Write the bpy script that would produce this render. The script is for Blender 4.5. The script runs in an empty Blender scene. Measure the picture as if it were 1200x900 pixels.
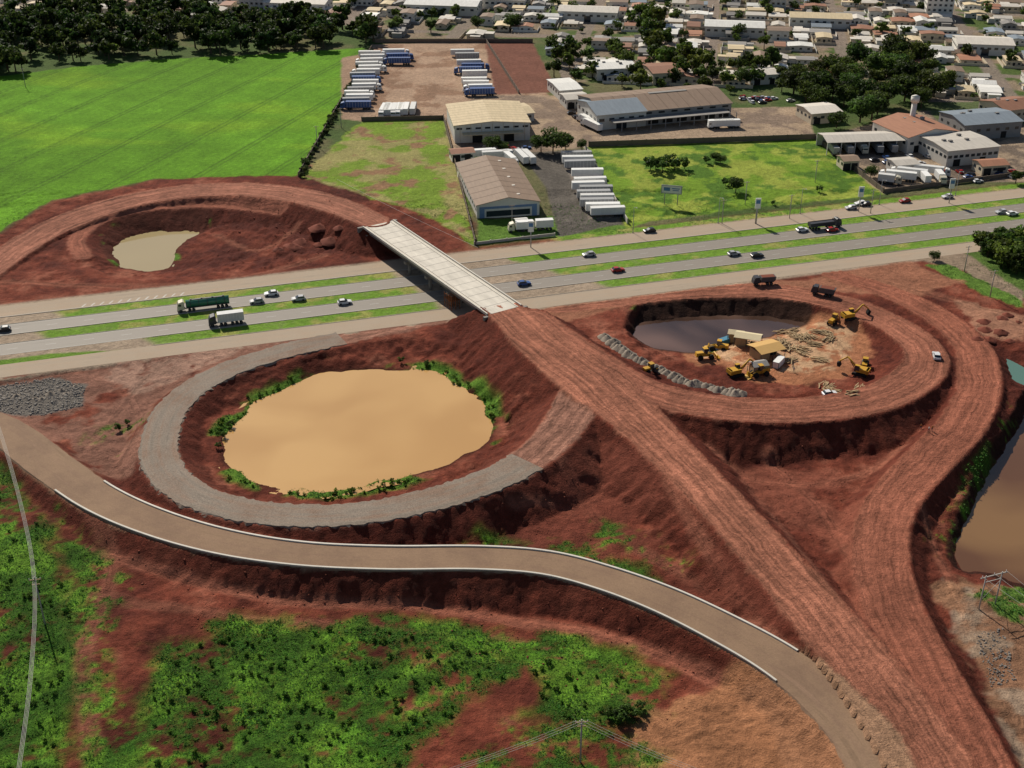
import bpy, math, random
import numpy as np
from mathutils import Vector, Matrix
random.seed(7); rng=np.random.default_rng(7)
sc=bpy.context.scene
# ---------------------------------------------------------------- camera / survey mapping
F=1450.0; PITCH=math.radians(28.6); CH=168.0
cp,sp=math.cos(PITCH),math.sin(PITCH)
def P(u,v,z=0.0):
    """photogrammetric survey point -> world coordinates at elevation z"""
    a=(u-600)/F; b=-(v-450)/F
    dy=cp+b*sp; dz=-sp+b*cp
    t=(z-CH)/dz
    return np.array([a*t,dy*t,z])
cam=bpy.data.cameras.new("camera"); co=bpy.data.objects.new("camera",cam); sc.collection.objects.link(co)
cam.sensor_width=36; cam.lens=F/1200*36; cam.clip_end=20000; cam.clip_start=1
co.location=(0,0,CH); co.rotation_euler=(math.pi/2-PITCH,0,0); sc.camera=co
sc.view_settings.view_transform='Standard'; sc.view_settings.look='None'; sc.view_settings.exposure=0
# ---------------------------------------------------------------- noise
def vnoise(x,y,seed=0):
    xi=np.floor(x).astype(np.int64); yi=np.floor(y).astype(np.int64)
    fx=x-xi; fy=y-yi; fx=fx*fx*(3-2*fx); fy=fy*fy*(3-2*fy)
    def h(a,b):
        n=(a*374761393+b*668265263+seed*974634777)&0x7fffffff
        n=((n^(n>>13))*1274126177)&0x7fffffff
        n=n^(n>>16)
        return (n&0xffff)/65535.0
    a=h(xi,yi);b=h(xi+1,yi);c=h(xi,yi+1);d=h(xi+1,yi+1)
    return (a+(b-a)*fx)*(1-fy)+(c+(d-c)*fx)*fy
def fbm(x,y,sc_,oct=4,seed=0):
    s=0;a=1;t=0
    for o in range(oct):
        s=s+a*vnoise(x*sc_+13.7*o,y*sc_+7.1*o,seed+o); t+=a; a*=.55; sc_*=2.03
    return s/t
def sstep(a,b,x):
    t=np.clip((x-a)/(b-a),0,1); return t*t*(3-2*t)
# ---------------------------------------------------------------- terrain grid
def axis(parts):
    out=[parts[0][0]]
    for (a,b,s0,s1) in parts:
        p=out[-1]
        while p<b-1e-6:
            t=(p-a)/(b-a); p+=s0+(s1-s0)*t; out.append(p)
    return np.array(out)
xr=axis([(0,190,.6,.6),(190,450,1.2,2.2),(450,6000,4,500)])
GX=np.concatenate([-xr[:0:-1],xr])
GY=np.concatenate([[-3000,-1500,-800,-400,-200,-100,-40,0,30,60,80,95,108,118,126,133,139,144,148],axis([(151,470,.45,1.05),(470,900,1.3,2.6),(900,9000,5,700)])])
X,Y=np.meshgrid(GX,GY); NY,NX=X.shape
def sl(x0,x1,y0,y1):
    return (slice(max(0,np.searchsorted(GY,y0)-1),min(NY,np.searchsorted(GY,y1)+1)),
            slice(max(0,np.searchsorted(GX,x0)-1),min(NX,np.searchsorted(GX,x1)+1)))
def segdist(x,y,p,q):
    dx,dy=q[0]-p[0],q[1]-p[1]; L2=dx*dx+dy*dy+1e-12
    t=np.clip(((x-p[0])*dx+(y-p[1])*dy)/L2,0,1)
    ex=x-p[0]-t*dx; ey=y-p[1]-t*dy
    return np.hypot(ex,ey),t,(ex*dy-ey*dx)
def wpoly(pts,z=0): return [tuple(P(u,v,z)[:2]) for u,v in pts]
def catmull(pts,closed=False,n=6):
    pts=[np.array(p,float) for p in pts]; m=len(pts); out=[]
    rngi=range(m) if closed else range(m-1)
    for i in rngi:
        if closed: a,b,c,d=pts[i-1],pts[i],pts[(i+1)%m],pts[(i+2)%m]
        else:
            b,c=pts[i],pts[i+1]; a=pts[i-1] if i>0 else 2*b-c; d=pts[i+2] if i+2<m else 2*c-b
        for k in range(n):
            t=k/n
            out.append(.5*((2*b)+(-a+c)*t+(2*a-5*b+4*c-d)*t*t+(-a+3*b-3*c+d)*t**3))
    if not closed: out.append(pts[-1])
    return out
def sdist(poly,R=30,smooth=True):
    """signed distance grid (positive inside)"""
    if smooth: poly=catmull([(a,b) for a,b in poly],closed=True,n=4)
    D=np.full(X.shape,-1e3)
    xs=[p[0] for p in poly]; ys=[p[1] for p in poly]
    s=sl(min(xs)-R,max(xs)+R,min(ys)-R,max(ys)+R)
    x=X[s];y=Y[s]; d=np.full(x.shape,1e3); ins=np.zeros(x.shape,bool)
    n=len(poly)
    for i in range(n):
        p=poly[i];q=poly[(i+1)%n]
        dd,_,_=segdist(x,y,p,q); d=np.minimum(d,dd)
        if p[1]!=q[1]:
            c=((p[1]>y)!=(q[1]>y))&(x<(q[0]-p[0])*(y-p[1])/(q[1]-p[1])+p[0]); ins^=c
    D[s]=np.where(ins,d,-d); return D
def spline(pts,n=8):
    w=[]
    for u,v,z,wd in pts:
        p=P(u,v,z); w.append((p[0],p[1],z,wd))
    return catmull(w,n=n)
class Road: pass
def road_field(path,R=34):
    r=Road(); r.D=np.full(X.shape,1e3); r.S=np.zeros(X.shape); r.L=np.zeros(X.shape); r.Z=np.zeros(X.shape); r.W=np.full(X.shape,1.0)
    L=0
    for p,q in zip(path[:-1],path[1:]):
        s=sl(min(p[0],q[0])-R,max(p[0],q[0])+R,min(p[1],q[1])-R,max(p[1],q[1])+R)
        d,t,cr=segdist(X[s],Y[s],p,q); ln=math.hypot(q[0]-p[0],q[1]-p[1])
        m=d<r.D[s]
        r.D[s]=np.where(m,d,r.D[s]); r.S[s]=np.where(m,np.sign(cr)*d,r.S[s]); r.L[s]=np.where(m,L+t*ln,r.L[s])
        r.Z[s]=np.where(m,p[2]+t*(q[2]-p[2]),r.Z[s]); r.W[s]=np.where(m,p[3]+t*(q[3]-p[3]),r.W[s])
        L+=ln
    return r
HA=P(400,350)[:2]; hd=P(1200,252)[:2]-P(0,398)[:2]; hd/=np.linalg.norm(hd); hn=np.array([hd[1],-hd[0]]) # hn towards camera
HANG=math.atan2(hd[1],hd[0])
OFF=(X-HA[0])*hn[0]+(Y-HA[1])*hn[1]; ALO=(X-HA[0])*hd[0]+(Y-HA[1])*hd[1]
def hw(al,off,z=0): 
    p=HA+hd*al+hn*off; return np.array([p[0],p[1],z])
# ---------------------------------------------------------------- road layouts
RING=[(540,368,.2,8),(470,380,.2,8.5),(400,396,.3,9),(330,412,.5,9),(255,438,.7,9),(206,473,1,9),(187,515,1.3,9.5),(193,550,1.6,9.5),(228,580,2,9),(290,598,2.4,9),(370,604,2.8,9),(450,597,3.2,9),(530,578,3.8,9.5),(595,553,4.4,10),(640,522,5,11),(668,487,5.7,12),(685,452,6.3,12)]
RAMP=[(-90,470,-.6,11),(0,502,-.2,11),(60,545,.2,11),(115,583,.6,10.5),(180,612,1.3,10),(260,635,2,9.5),(350,649,2.4,9),(450,654,2.6,9),(560,654,2.6,9),(640,660,2.5,9),(710,678,2.3,9),(780,704,1.9,9.5),(850,738,1.4,10),(910,772,.9,10.5),(960,810,.5,11),(1010,862,.2,12),(1050,930,0,13)]
MAIN=[(577,352,7,11),(590,362,7,11.5),(640,405,6.9,17),(695,447,6.5,20),(750,495,5.8,15),(820,565,4.8,13),(890,640,3.8,13),(960,720,2.7,14),(1025,800,1.6,15),(1085,890,.7,16),(1110,940,.3,16)]
LOOP=[(622,372,6.9,12),(690,420,6.4,13),(760,459,5.8,13),(850,478,5,13),(950,480,4.1,13),(1030,466,3.2,13),(1078,438,2.4,13),(1083,410,1.8,12),(1050,382,1.2,12),(985,355,.7,12),(900,341,.4,11),(800,343,.2,10),(720,352,.1,10),(650,360,.1,9)]
RRAMP=[(980,322,.2,9),(1040,342,.3,10),(1095,368,.5,11),(1138,405,.7,11.5),(1148,450,.9,12),(1128,497,1,12),(1085,543,1,12),(1045,590,1,12),(1032,645,1,12.5),(1047,712,1,13),(1085,790,.9,13.5),(1128,870,.7,14),(1160,940,.5,14)]
LOOPF=[(438,259,7,11.5),(400,243,6.4,14),(350,229,5.4,15),(290,222,4.4,15),(220,224,3.4,15),(150,236,2.5,15),(85,257,1.7,15),(30,285,1,14),(-40,335,.5,13),(-120,395,.3,12)]
INNERF=[(96,300,.3,7),(90,280,.5,7),(120,257,.8,7),(180,243,1.2,7),(260,240,1.6,7),(330,248,1.8,8)]
LINK=[(-30,443,0.05,9),(60,428,.05,8),(150,410,.05,7),(240,392,.05,6)]
paths={k:spline(v) for k,v in dict(ring=RING,ramp=RAMP,main=MAIN,loop=LOOP,rramp=RRAMP,loopf=LOOPF,innerf=INNERF,link=LINK).items()}
rf={k:road_field(v) for k,v in paths.items()}
# ---------------------------------------------------------------- heights
near=sstep(340,255,Y)
Hh=-2.6*near
rough=(fbm(X,Y,.06,5,3)-.5)
n1=fbm(X,Y,.35,3,11)-.5
n0=fbm(X,Y,1.1,2,12)-.5
offside=np.maximum(0,np.abs(OFF)-27)
Hh=Hh+np.clip(offside*.08,0,1)*(rough*2.3+n1*.75+n0*.25)*np.where(Y<470,1,.12)
def loft(rim,zr,inner,zi,depth=1.2,zfree=None,shape=1.0):
    global Hh
    A=sdist(wpoly(rim,zr)); B=sdist(wpoly(inner,zi))
    B=B+(fbm(X,Y,.3,3,91)-.5)*1.6
    ins=A>0
    da=np.maximum(A,0); db=np.maximum(-B,0)
    t=da/(da+db+1e-6); t=t**shape
    hh=Hh*(1-t)+zi*t+ (n1*1.1+rough*1.5+n0*.3)*np.minimum(1,np.minimum(da,db)/3)
    hh=np.where(B>0,zi-np.minimum(depth,B*.35),hh)
    Hh=np.where(ins,hh,Hh); return A,B
POND=[(290,482),(300,470),(318,462),(352,447),(372,437),(405,435),(440,433),(470,434),(498,433),(522,440),(534,451),(553,458),(568,472),(570,486),(577,500),(567,522),(543,533),(520,547),(470,560),(440,564),(421,571),(382,577),(352,572),(330,572),(300,566),(280,553),(264,540),(266,525),(262,512),(275,498)]
A1,B1=loft([(400,404),(330,424),(262,449),(222,480),(208,515),(212,548),(245,573),(300,588),(370,592),(445,585),(520,567),(580,543),(622,515),(640,480),(628,440),(590,408),(540,388),(480,390)],1,POND,-3.4,shape=.8)
PONDR=[(742,388),(758,368),(800,358),(860,357),(915,360),(946,372),(938,383),(915,388),(895,396),(862,395),(848,408),(815,413),(780,410),(752,402)]
Ay,By=loft([(722,372),(760,350),(830,347),(930,350),(1000,364),(1040,392),(1052,418),(1015,450),(935,464),(870,462),(800,444),(745,415)],.5,
    [(790,395),(860,385),(940,366),(985,375),(1015,400),(1015,425),(985,443),(920,448),(860,444),(810,425)],-1.5,depth=0,shape=.8)
A2,B2=loft([(732,388),(750,360),(800,351),(870,350),(930,352),(960,368),(950,388),(905,398),(868,402),(850,415),(810,420),(765,416)],-1.2,PONDR,-3.6)
PONDF=[(122,294),(130,280),(150,268),(180,260),(215,257),(246,258),(242,268),(218,282),(206,293),(202,310),(185,317),(155,316),(132,308)]
A3,B3=loft([(98,288),(112,262),(160,247),(240,243),(320,250),(372,268),(388,290),(360,308),(300,318),(210,324),(140,322),(105,308)],.8,PONDF,-3.8,shape=.9)
PONDE=[(1235,430),(1193,500),(1165,545),(1136,600),(1118,645),(1130,668),(1165,672),(1200,684),(1280,690),(1300,430)]
A4,B4=loft([(1240,400),(1195,455),(1158,520),(1125,560),(1100,608),(1088,655),(1098,690),(1180,712),(1330,720),(1330,380)],-.5,PONDE,-5.2,depth=.25,shape=2.6)
POND5=[(1168,417),(1190,425),(1215,440),(1215,455),(1190,447),(1172,432)]
A5,B5=loft([(1155,400),(1200,405),(1240,430),(1240,475),(1190,462),(1160,435)],0,POND5,-2.2)
def fill(k,slope=.7,cut=True,cs=.75,cap=None):
    global Hh
    r=rf[k]; e=r.D-r.W/2; ep=np.maximum(0,e)
    sd_=np.sign(r.S)*50
    gul=.17*(vnoise(r.L*.33+1.5*n1,sd_,9)-.5)+.11*(vnoise(r.L*1.0+2*n1,sd_,19)-.5)
    wob=1+gul*np.clip(ep/3,0,1)+.30*(fbm(X,Y,.12,2,5)-.5)
    hh=r.Z-slope*ep*wob+(n1*.7+n0*.25)*np.clip(ep/2,0,1)
    Hh=np.maximum(Hh,np.where(e<40,hh,-99))
    if cut: Hh=np.minimum(Hh,r.Z+cs*ep)
fill('link'); fill('innerf',.5); fill('ring'); fill('loop'); fill('ramp',.78); fill('rramp',.8)
fill('loopf',cut=False); fill('main',.74,cut=False)
inb=(B4>-2.2); Hh=np.where(inb,np.minimum(Hh,-5.2+np.maximum(0,-B4)*2.0),Hh)
Hh=np.where(B4>0,-5.2-np.minimum(.3,B4*.3),Hh)
lim=np.maximum(0,np.abs(OFF)-26.6)*.95
Hh=np.where((Hh>0)&(np.abs(OFF)<60),np.minimum(Hh,lim),Hh)
Hh=np.where(np.abs(OFF)<26.6,0.0,Hh)
for k,a in (('main',.5),('loop',.45),('rramp',.45),('loopf',.5)):
    e=rf[k].D-rf[k].W/2
    Hh=Hh+np.where(offside>2,a*np.exp(-((e-.3)/.55)**2)*fbm(X,Y,.4,2,77)*1.4,0)*np.where((rf['main'].D>rf['main'].W/2-.1)|(k=='main'),1,0)*np.where((rf['loop'].D>rf['loop'].W/2-.1),1,0)
for k in ('main','loop','rramp','loopf'):
    r=rf[k]; m=sstep(0,-1,r.D-r.W/2)*(offside>0)
    Hh=Hh-m*.10*vnoise(r.S*1.0,r.L*.03,33)
for k in ('ring','ramp'):
    r=rf[k]; m=(r.D<r.W/2+.5); Hh=np.where(m&(rf['main'].D>rf['main'].W/2)&(rf['rramp'].D>rf['rramp'].W/2),np.minimum(Hh,r.Z-.14),Hh)
def Hs(x,y):
    i=min(max(np.searchsorted(GX,x)-1,0),NX-2); j=min(max(np.searchsorted(GY,y)-1,0),NY-2)
    tx=(x-GX[i])/(GX[i+1]-GX[i]); ty=(y-GY[j])/(GY[j+1]-GY[j])
    return float((Hh[j,i]*(1-tx)+Hh[j,i+1]*tx)*(1-ty)+(Hh[j+1,i]*(1-tx)+Hh[j+1,i+1]*tx)*ty)
def on(u,v):
    z=0
    for _ in range(14):
        p=P(u,v,z); z=.5*z+.5*Hs(p[0],p[1])
    return np.array([p[0],p[1],Hs(p[0],p[1])])
# ---------------------------------------------------------------- colours
C=np.zeros(X.shape+(3,)); veg=np.zeros(X.shape); strk=np.zeros(X.shape); wet=np.zeros(X.shape); RS=np.zeros(X.shape); RL=np.zeros(X.shape)
nA=fbm(X,Y,.03,5,21); nB=fbm(X,Y,.15,4,31); nC=fbm(X,Y,.7,3,41)
def c3(*a): return np.array(a,float)
RED=c3(.185,.047,.027); DRED=c3(.085,.021,.014); LRED=c3(.33,.125,.078)
def mix(a,b,t): return a*(1-t[...,None])+b*t[...,None]
C[:]=DRED
C=mix(C,RED,sstep(.35,.60,nA*.6+nB*.4)); C=mix(C,LRED,.6*sstep(.53,.70,nB*.5+nA*.5))
C*= (0.65+.7*nC)[...,None]
def paint(poly,col,feather=.6,amp=0,strength=1,z=0,v=None,seed=0,sc2=.2,smooth=False,thr=None):
    global C,veg
    d=sdist(wpoly(poly,z),smooth=smooth) if not isinstance(poly,np.ndarray) else poly
    if amp: d=d+amp*(fbm(X,Y,sc2,4,seed+50)-.5)*2
    m=sstep(-feather,feather,d)*strength
    if thr is not None: m=m*sstep(thr-.05,thr+.07,fbm(X,Y,sc2*1.5,5,seed+90))
    C=mix(C,c3(*col)*(.8+.4*nB)[...,None],m)
    if v is not None: veg=veg*(1-m)+v*m
    return m
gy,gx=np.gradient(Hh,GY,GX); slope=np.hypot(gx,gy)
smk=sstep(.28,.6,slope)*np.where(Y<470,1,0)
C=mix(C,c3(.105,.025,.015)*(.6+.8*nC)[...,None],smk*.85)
farm=np.where((OFF<-26),1.,0.)*sstep(-26,-34,OFF)
dcon=sdist(wpoly([(-200,390),(-200,300),(-60,300),(0,272),(60,238),(190,208),(330,202),(420,212),(470,228),(560,262),(548,292),(420,312),(0,372)]),smooth=False)
isF=farm*sstep(2.5,-2.5,dcon+3*(nB-.5))
C=mix(C,mix(np.broadcast_to(c3(.14,.13,.06),C.shape).copy(),c3(.07,.11,.03),sstep(.4,.6,nA)),isF); veg=np.where(isF>.5,.5*isF,veg)
FIELD=[(-420,165),(-150,112),(0,90),(90,78),(200,69),(300,64),(427,56),(395,128),(347,206),(290,206),(180,210),(60,236),(0,270),(-150,345),(-420,520)]
fm=paint(FIELD,(.125,.290,.016),.8,1.5,v=.4,seed=2)
fa=math.atan2(*(P(260,92)-P(30,200))[[1,0]]); fc=-math.sin(fa)*X+math.cos(fa)*Y
C=C*(1-fm*.14*(vnoise(fc*.9,fc*0,5)))[...,None]*(1+fm*.7*(fbm(X,Y,.012,4,8)-.5))[...,None]
C=mix(C,C*c3(1.4,1.15,1.1),fm*sstep(.5,.7,fbm(X*.4+Y*.2,Y,.03,4,88)))
wv=fc+3*vnoise(X*.01,Y*.01,4)
tram=np.exp(-((np.mod(wv,27)-13)/.6)**2)+np.exp(-((np.mod(wv,27)-15.4)/.6)**2)
C=mix(C,c3(.05,.10,.012),fm*tram*.6)
LOT=[(425,140),(520,138),(556,288),(500,252),(352,206)]
paint(LOT,(.17,.255,.03),.8,3,v=.6,seed=3)
paint(LOT,(.30,.27,.10),.8,3,v=.6,seed=4,thr=.52,sc2=.06)
paint(LOT,(.26,.15,.08),.8,3,v=.2,seed=44,thr=.64,sc2=.08)
YD=[(436,52),(570,48),(606,110),(640,108),(660,140),(520,140),(424,142)]
paint(YD,(.40,.27,.185),.8,1); paint(YD,(.28,.17,.11),.8,1,thr=.5,seed=45,sc2=.06)
paint([(400,68),(440,60),(424,142),(400,140)],(.33,.22,.15),.8,1)
paint([(568,48),(624,50),(655,108),(580,111)],(.19,.08,.055),.8,1,v=.1)
YE=[(560,112),(700,112),(720,130),(945,125),(955,163),(690,172),(640,178),(530,180),(520,140)]
paint(YE,(.37,.27,.185),.8,1); paint(YE,(.24,.175,.13),.8,1,thr=.52,seed=46,sc2=.06)
LOT2=[(690,172),(955,163),(1035,228),(760,258),(735,268)]
paint(LOT2,(.16,.265,.025),.8,1,v=.6,seed=5)
paint(LOT2,(.27,.32,.05),.8,1,v=.6,seed=6,thr=.5,sc2=.05)
paint(LOT2,(.08,.16,.02),.8,1,v=.8,seed=47,thr=.56,sc2=.09)
paint([(560,258),(700,250),(738,268),(560,288)],(.11,.20,.03),.6,.4,v=.6,seed=6)
paint([(610,180),(690,174),(730,262),(655,278),(640,220)],(.12,.105,.09),.5,0)
paint([(655,178),(688,176),(728,255),(690,258)],(.24,.20,.17),.5,0)
YF=[(955,163),(1080,130),(1200,125),(1300,150),(1300,215),(1110,212),(1035,228)]
paint(YF,(.35,.26,.18),.8,1); paint(YF,(.17,.13,.10),.8,1,thr=.53,seed=48,sc2=.07)
paint([(1060,100),(1300,90),(1300,150),(1100,140)],(.10,.13,.05),.8,3,v=.4)
TA=math.radians(-9); ct,st=math.cos(TA),math.sin(TA)
TU=X*ct+Y*st; TV=-X*st+Y*ct
TB=74.; TD=52.
du=np.abs(np.mod(TU,TB)-TB/2); dv=np.abs(np.mod(TV,TD)-TD/2)
town_excl=[wpoly([(-600,190),(-150,50),(0,22),(435,30),(440,46),(640,44),(660,96),(830,102),(1050,92),(1080,120),(1210,118),(1500,140),(1500,700),(-600,700)])]
tz=sdist(town_excl[0],R=60,smooth=False)
istown=np.where((tz<0)&(Y>470),1.,0.)
C=mix(C,mix(np.broadcast_to(c3(.25,.19,.13),C.shape).copy(),c3(.08,.12,.03),sstep(.42,.58,fbm(X,Y,.07,4,66))),istown)
street=istown*np.maximum(sstep(TB/2-5,TB/2-4,du),sstep(TD/2-4,TD/2-3,dv))
C=mix(C,c3(.24,.19,.155),street*.9)
strip=lambda a,b: sstep(a-.25,a+.25,OFF)*sstep(b+.25,b-.25,OFF)
px2al=lambda u,v: float(np.dot(P(u,v)[:2]-HA,hd))
C=mix(C,c3(.36,.275,.20)*(.75+.5*nB)[...,None],sstep(28,26,np.abs(OFF)))
def strips(a,b,u0,v0,u1,v1):
    global C,veg
    A0=px2al(u0,v0);A1=px2al(u1,v1)
    m=strip(a,b)*sstep(A0-1,A0+3,ALO-(OFF-a)*.6)*sstep(A1+1,A1-3,ALO)
    m=m*(.8+.2*sstep(.3,.45,nC*.5+nB*.5))
    C=mix(C,mix(np.broadcast_to(c3(.15,.27,.03),C.shape).copy(),c3(.30,.30,.08),sstep(.50,.68,nB)),m); veg=veg*(1-m)+.6*m
strips(-16.6,-11.0,60,372,465,322); strips(-16.6,-11.0,592,303,1700,200)
strips(-3.1,3.1,38,392,492,340); strips(-3.1,3.1,640,318,1700,200)
strips(11.0,16.9,165,398,515,357); strips(11.0,16.9,690,328,1700,200)
paint([(-30,426),(60,414),(150,410),(60,424),(-30,436)],(.13,.23,.03),.4,.5,v=.6)
paint([(590,300),(745,280),(1230,222),(1230,229),(760,290),(600,306)],(.16,.27,.03),.4,.5,v=.6)
strips(-31,-26.6,640,280,1700,200)
paint([(1120,300),(1145,285),(1300,270),(1300,400),(1200,350)],(.09,.15,.03),.8,3,v=.6)
paint([(1060,300),(1120,290),(1200,340),(1200,356),(1130,318)],(.27,.20,.14),.8,1)
paint([(1085,310),(1110,308),(1200,352),(1200,360),(1150,345)],(.11,.20,.03),.5,2,v=.6)
def rz(k): return rf[k].D-rf[k].W/2
def haul(k,col,st_=.7,edge=.5,lo=0,strength=1):
    global C,strk,RS,RL,veg
    m=sstep(edge,-edge,rz(k)+(nC-.5)*1.6+(nB-.5)*1.5)*(Y<470)*np.where(np.abs(OFF)<26.6,0,1)*strength
    C=mix(C,c3(*col)*(.65+.7*nB)[...,None],m); veg*=1-m
    strk=strk*(1-m)+st_*m
    RS=np.where(m>.5,rf[k].S,RS); RL=np.where(m>.5,rf[k].L,RL)
TR=[[(740,520,2,3),(800,610,0,3),(880,720,0,3),(930,770,0,3)],[(870,560,-1,3),(930,640,-1,3),(985,730,0,3),(1030,800,0,3)],[(900,535,-1,4),(960,590,-1,4),(1000,660,-1,4),(1010,740,-1,4)],
[(830,530,-1,3),(900,560,-1,3),(1000,555,-1,3),(1060,520,-1,3)],[(660,560,-1,4),(720,620,-1,4),(820,680,-1,3),(900,740,0,3)],[(70,560,-1,4),(130,650,-2,4),(100,760,-2,5),(110,910,-2,5)],
[(100,640,-2,3),(300,700,-2.5,3),(520,715,-2.5,3),(720,750,-2.5,4),(860,800,-1,5)],[(80,690,-2,4),(260,720,-2.5,3),(460,740,-2.5,3),(640,760,-2.5,3),(780,850,-2,4)],
[(60,430,0,3),(140,450,0,4),(160,500,0,4),(120,550,0,3)],[(240,400,0,3),(170,440,0,3),(100,520,0,4)],[(250,270,-1,3),(300,290,-1,4),(350,270,-1,3)],[(380,300,0,4),(260,330,0,4),(120,335,0,4),(0,330,0,4)],
[(700,360,0,4),(640,372,1,3)],[(1040,330,0,4),(1100,345,0,5),(1200,380,0,5)],[(1060,560,0,3),(1100,640,-1,3),(1140,740,-2,4),(1190,850,-3,4)],[(860,420,-1.5,5),(920,440,-1.5,5),(990,420,-1.5,5),(960,385,-1.5,4)],[(780,870,-2,4),(900,830,-1,4),(960,850,0,4)],[(600,600,-1,3),(700,580,-1,3),(690,540,1,3)]]
for i,t in enumerate(TR):
    r=road_field(spline(t,6),R=6); m=sstep(r.W/2+.6,r.W/2-1,r.D+1.5*(nB-.5))*.6*np.where(np.abs(OFF)<26.6,0,1)
    C=mix(C,(LRED*(.85+.3*nB)[...,None])*(.75 if i%3 else 1),m); strk=strk*(1-m)+1.1*m; RS=np.where(m>.2,r.S,RS); RL=np.where(m>.2,r.L+i*40,RL)
    Hh=Hh-np.where(m>.2,.12*np.exp(-((r.D-.9)/.35)**2),0)
paint([(700,520),(800,600),(900,700),(960,760),(900,740),(760,660),(640,640),(560,610),(640,590)],(.16,.045,.028),1,5,thr=.46,sc2=.05,seed=9,strength=.8)
paint([(860,540),(980,540),(1030,580),(1010,680),(1040,790),(960,690),(900,610)],(.24,.078,.048),1,3,thr=.42,sc2=.05,seed=10,strength=.7)
paint([(760,830),(860,790),(905,785),(1010,870),(1040,930),(700,930)],(.36,.165,.08),1,3,seed=11,z=-2,strength=.9)
paint([(0,440),(120,430),(250,405),(400,385),(540,370),(480,388),(340,404),(230,440),(180,470),(160,560),(60,540),(0,500)],(.24,.115,.08),1,3,thr=.4,sc2=.08,seed=12)
paint([(150,415),(300,395),(520,368),(430,382),(300,405),(160,460),(120,440)],(.34,.20,.145),1,3,seed=13,thr=.4)
paint([(-20,452),(60,440),(100,448),(95,470),(50,482),(-20,478)],(.17,.15,.13),.6,2,seed=14)
paint([(620,365),(700,352),(800,340),(960,325),(1060,305),(1130,330),(1060,350),(900,334),(760,350),(660,380)],(.33,.145,.085),1,2,seed=15,strength=.85)
paint([(1120,350),(1200,370),(1200,400),(1150,395)],(.33,.16,.10),1,3,seed=16)
yard=sdist(wpoly([(835,385),(940,368),(1000,380),(1020,405),(1010,430),(960,448),(890,448),(850,430),(800,420)],-1.5))
paint(yard,(.40,.17,.085),1,3,seed=17,strength=.9)
paint(yard-5,(.50,.31,.18),2,4,seed=18,thr=.45)
paint([(1095,690),(1130,680),(1210,690),(1300,700),(1300,960),(1200,930),(1150,800)],(.25,.13,.075),1,4,z=-3,seed=19)
paint([(1095,690),(1130,680),(1210,690),(1300,700),(1300,960),(1200,930),(1150,800)],(.33,.25,.18),1,4,z=-3,seed=59,thr=.55,sc2=.08,strength=.7)
paint([(1140,700),(1210,680),(1300,700),(1300,760),(1190,730)],(.10,.18,.03),1,5,z=-3,seed=20,v=.8,thr=.4)
for (A_,B_,cc) in ((A2,B2,(.05,.026,.018)),(A3,B3,(.12,.033,.02)),(A1,B1,(.10,.028,.016))):
    mm=sstep(-3,0,B_)*.6; C=mix(C,c3(*cc),mm); mm=sstep(-1.3,-.5,B_)*.8; C=mix(C,c3(*cc)*.6,mm)
mm=sstep(-2.6,-1.8,B4)*sstep(.3,-.2,B4)*.9; C=mix(C,c3(.03,.012,.008),mm)  # bank shadow painted into the ground colour as a near-black band
haul('link',(.36,.28,.20),.3); haul('innerf',(.26,.095,.06),.8)
haul('loopf',(.31,.13,.085),.9,.8); haul('ring',(.30,.145,.10),.8); haul('rramp',(.285,.102,.062),.8); 
haul('loop',(.295,.113,.070),.9); haul('main',(.33,.130,.080),1.0)
haul('ramp',(.33,.19,.115),.5)
paint([(960,800),(1010,860),(1000,905),(930,905),(880,800)],(.34,.165,.09),1,3,seed=30,strength=.5)
def vpatch(poly,thr,seed,z=-2,sc2=.07,amp=4,strength=1,cols=((.035,.105,.010),(.095,.225,.018))):
    global C,veg,strk
    d=sdist(wpoly(poly,z),smooth=True)
    if amp: d=d+amp*(fbm(X,Y,.15,4,seed+50)-.5)*2
    m=sstep(-2.5,2,d)*sstep(thr-.07,thr+.07,fbm(X,Y,sc2,5,seed+90)*.7+.3*nC)*strength
    for k in ('ramp','ring','main','rramp','loop'): m=m*sstep(.5,2.5,rz(k))
    cc=mix(np.broadcast_to(c3(*cols[0]),C.shape).copy(),c3(*cols[1]),sstep(.35,.65,nB))
    C=mix(C,cc*(.45+1.1*nC)[...,None],m*.92); veg=veg*(1-m)+m; strk=strk*(1-m)
vpatch([(175,775),(230,745),(330,732),(470,735),(560,745),(600,790),(540,830),(470,880),(440,920),(180,920)],.35,1,amp=5,z=-2.6)
vpatch([(560,750),(700,770),(782,796),(775,828),(735,848),(660,845),(600,840),(640,810),(600,770)],.42,11,amp=4,z=-2.6)
vpatch([(-60,530),(20,570),(60,640),(80,720),(85,800),(60,930),(-60,930)],.37,2,z=-2.6)
vpatch([(60,590),(95,620),(150,680),(130,730),(110,800),(85,700)],.54,3,z=-2)
vpatch([(240,728),(420,722),(600,738),(740,768),(720,780),(500,745),(300,740)],.50,4,z=-2.6)
vpatch([(610,630),(700,600),(800,640),(830,690),(760,680),(680,650)],.60,5,z=0)
vpatch([(560,620),(640,628),(760,650),(800,690),(740,672),(640,648),(560,640)],.52,6,z=1)
vpatch([(100,500),(170,480),(230,440),(260,430),(200,465),(165,520),(110,530)],.54,7,z=0)
vpatch([(420,850),(640,850),(760,870),(740,910),(400,910)],.54,8,z=-2.6)
vpatch([(95,810),(150,820),(160,900),(100,910)],.5,14,z=-2.6)
vpatch([(1150,470),(1190,480),(1165,530),(1120,620),(1100,640),(1130,560)],.52,15,z=-1)
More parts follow.
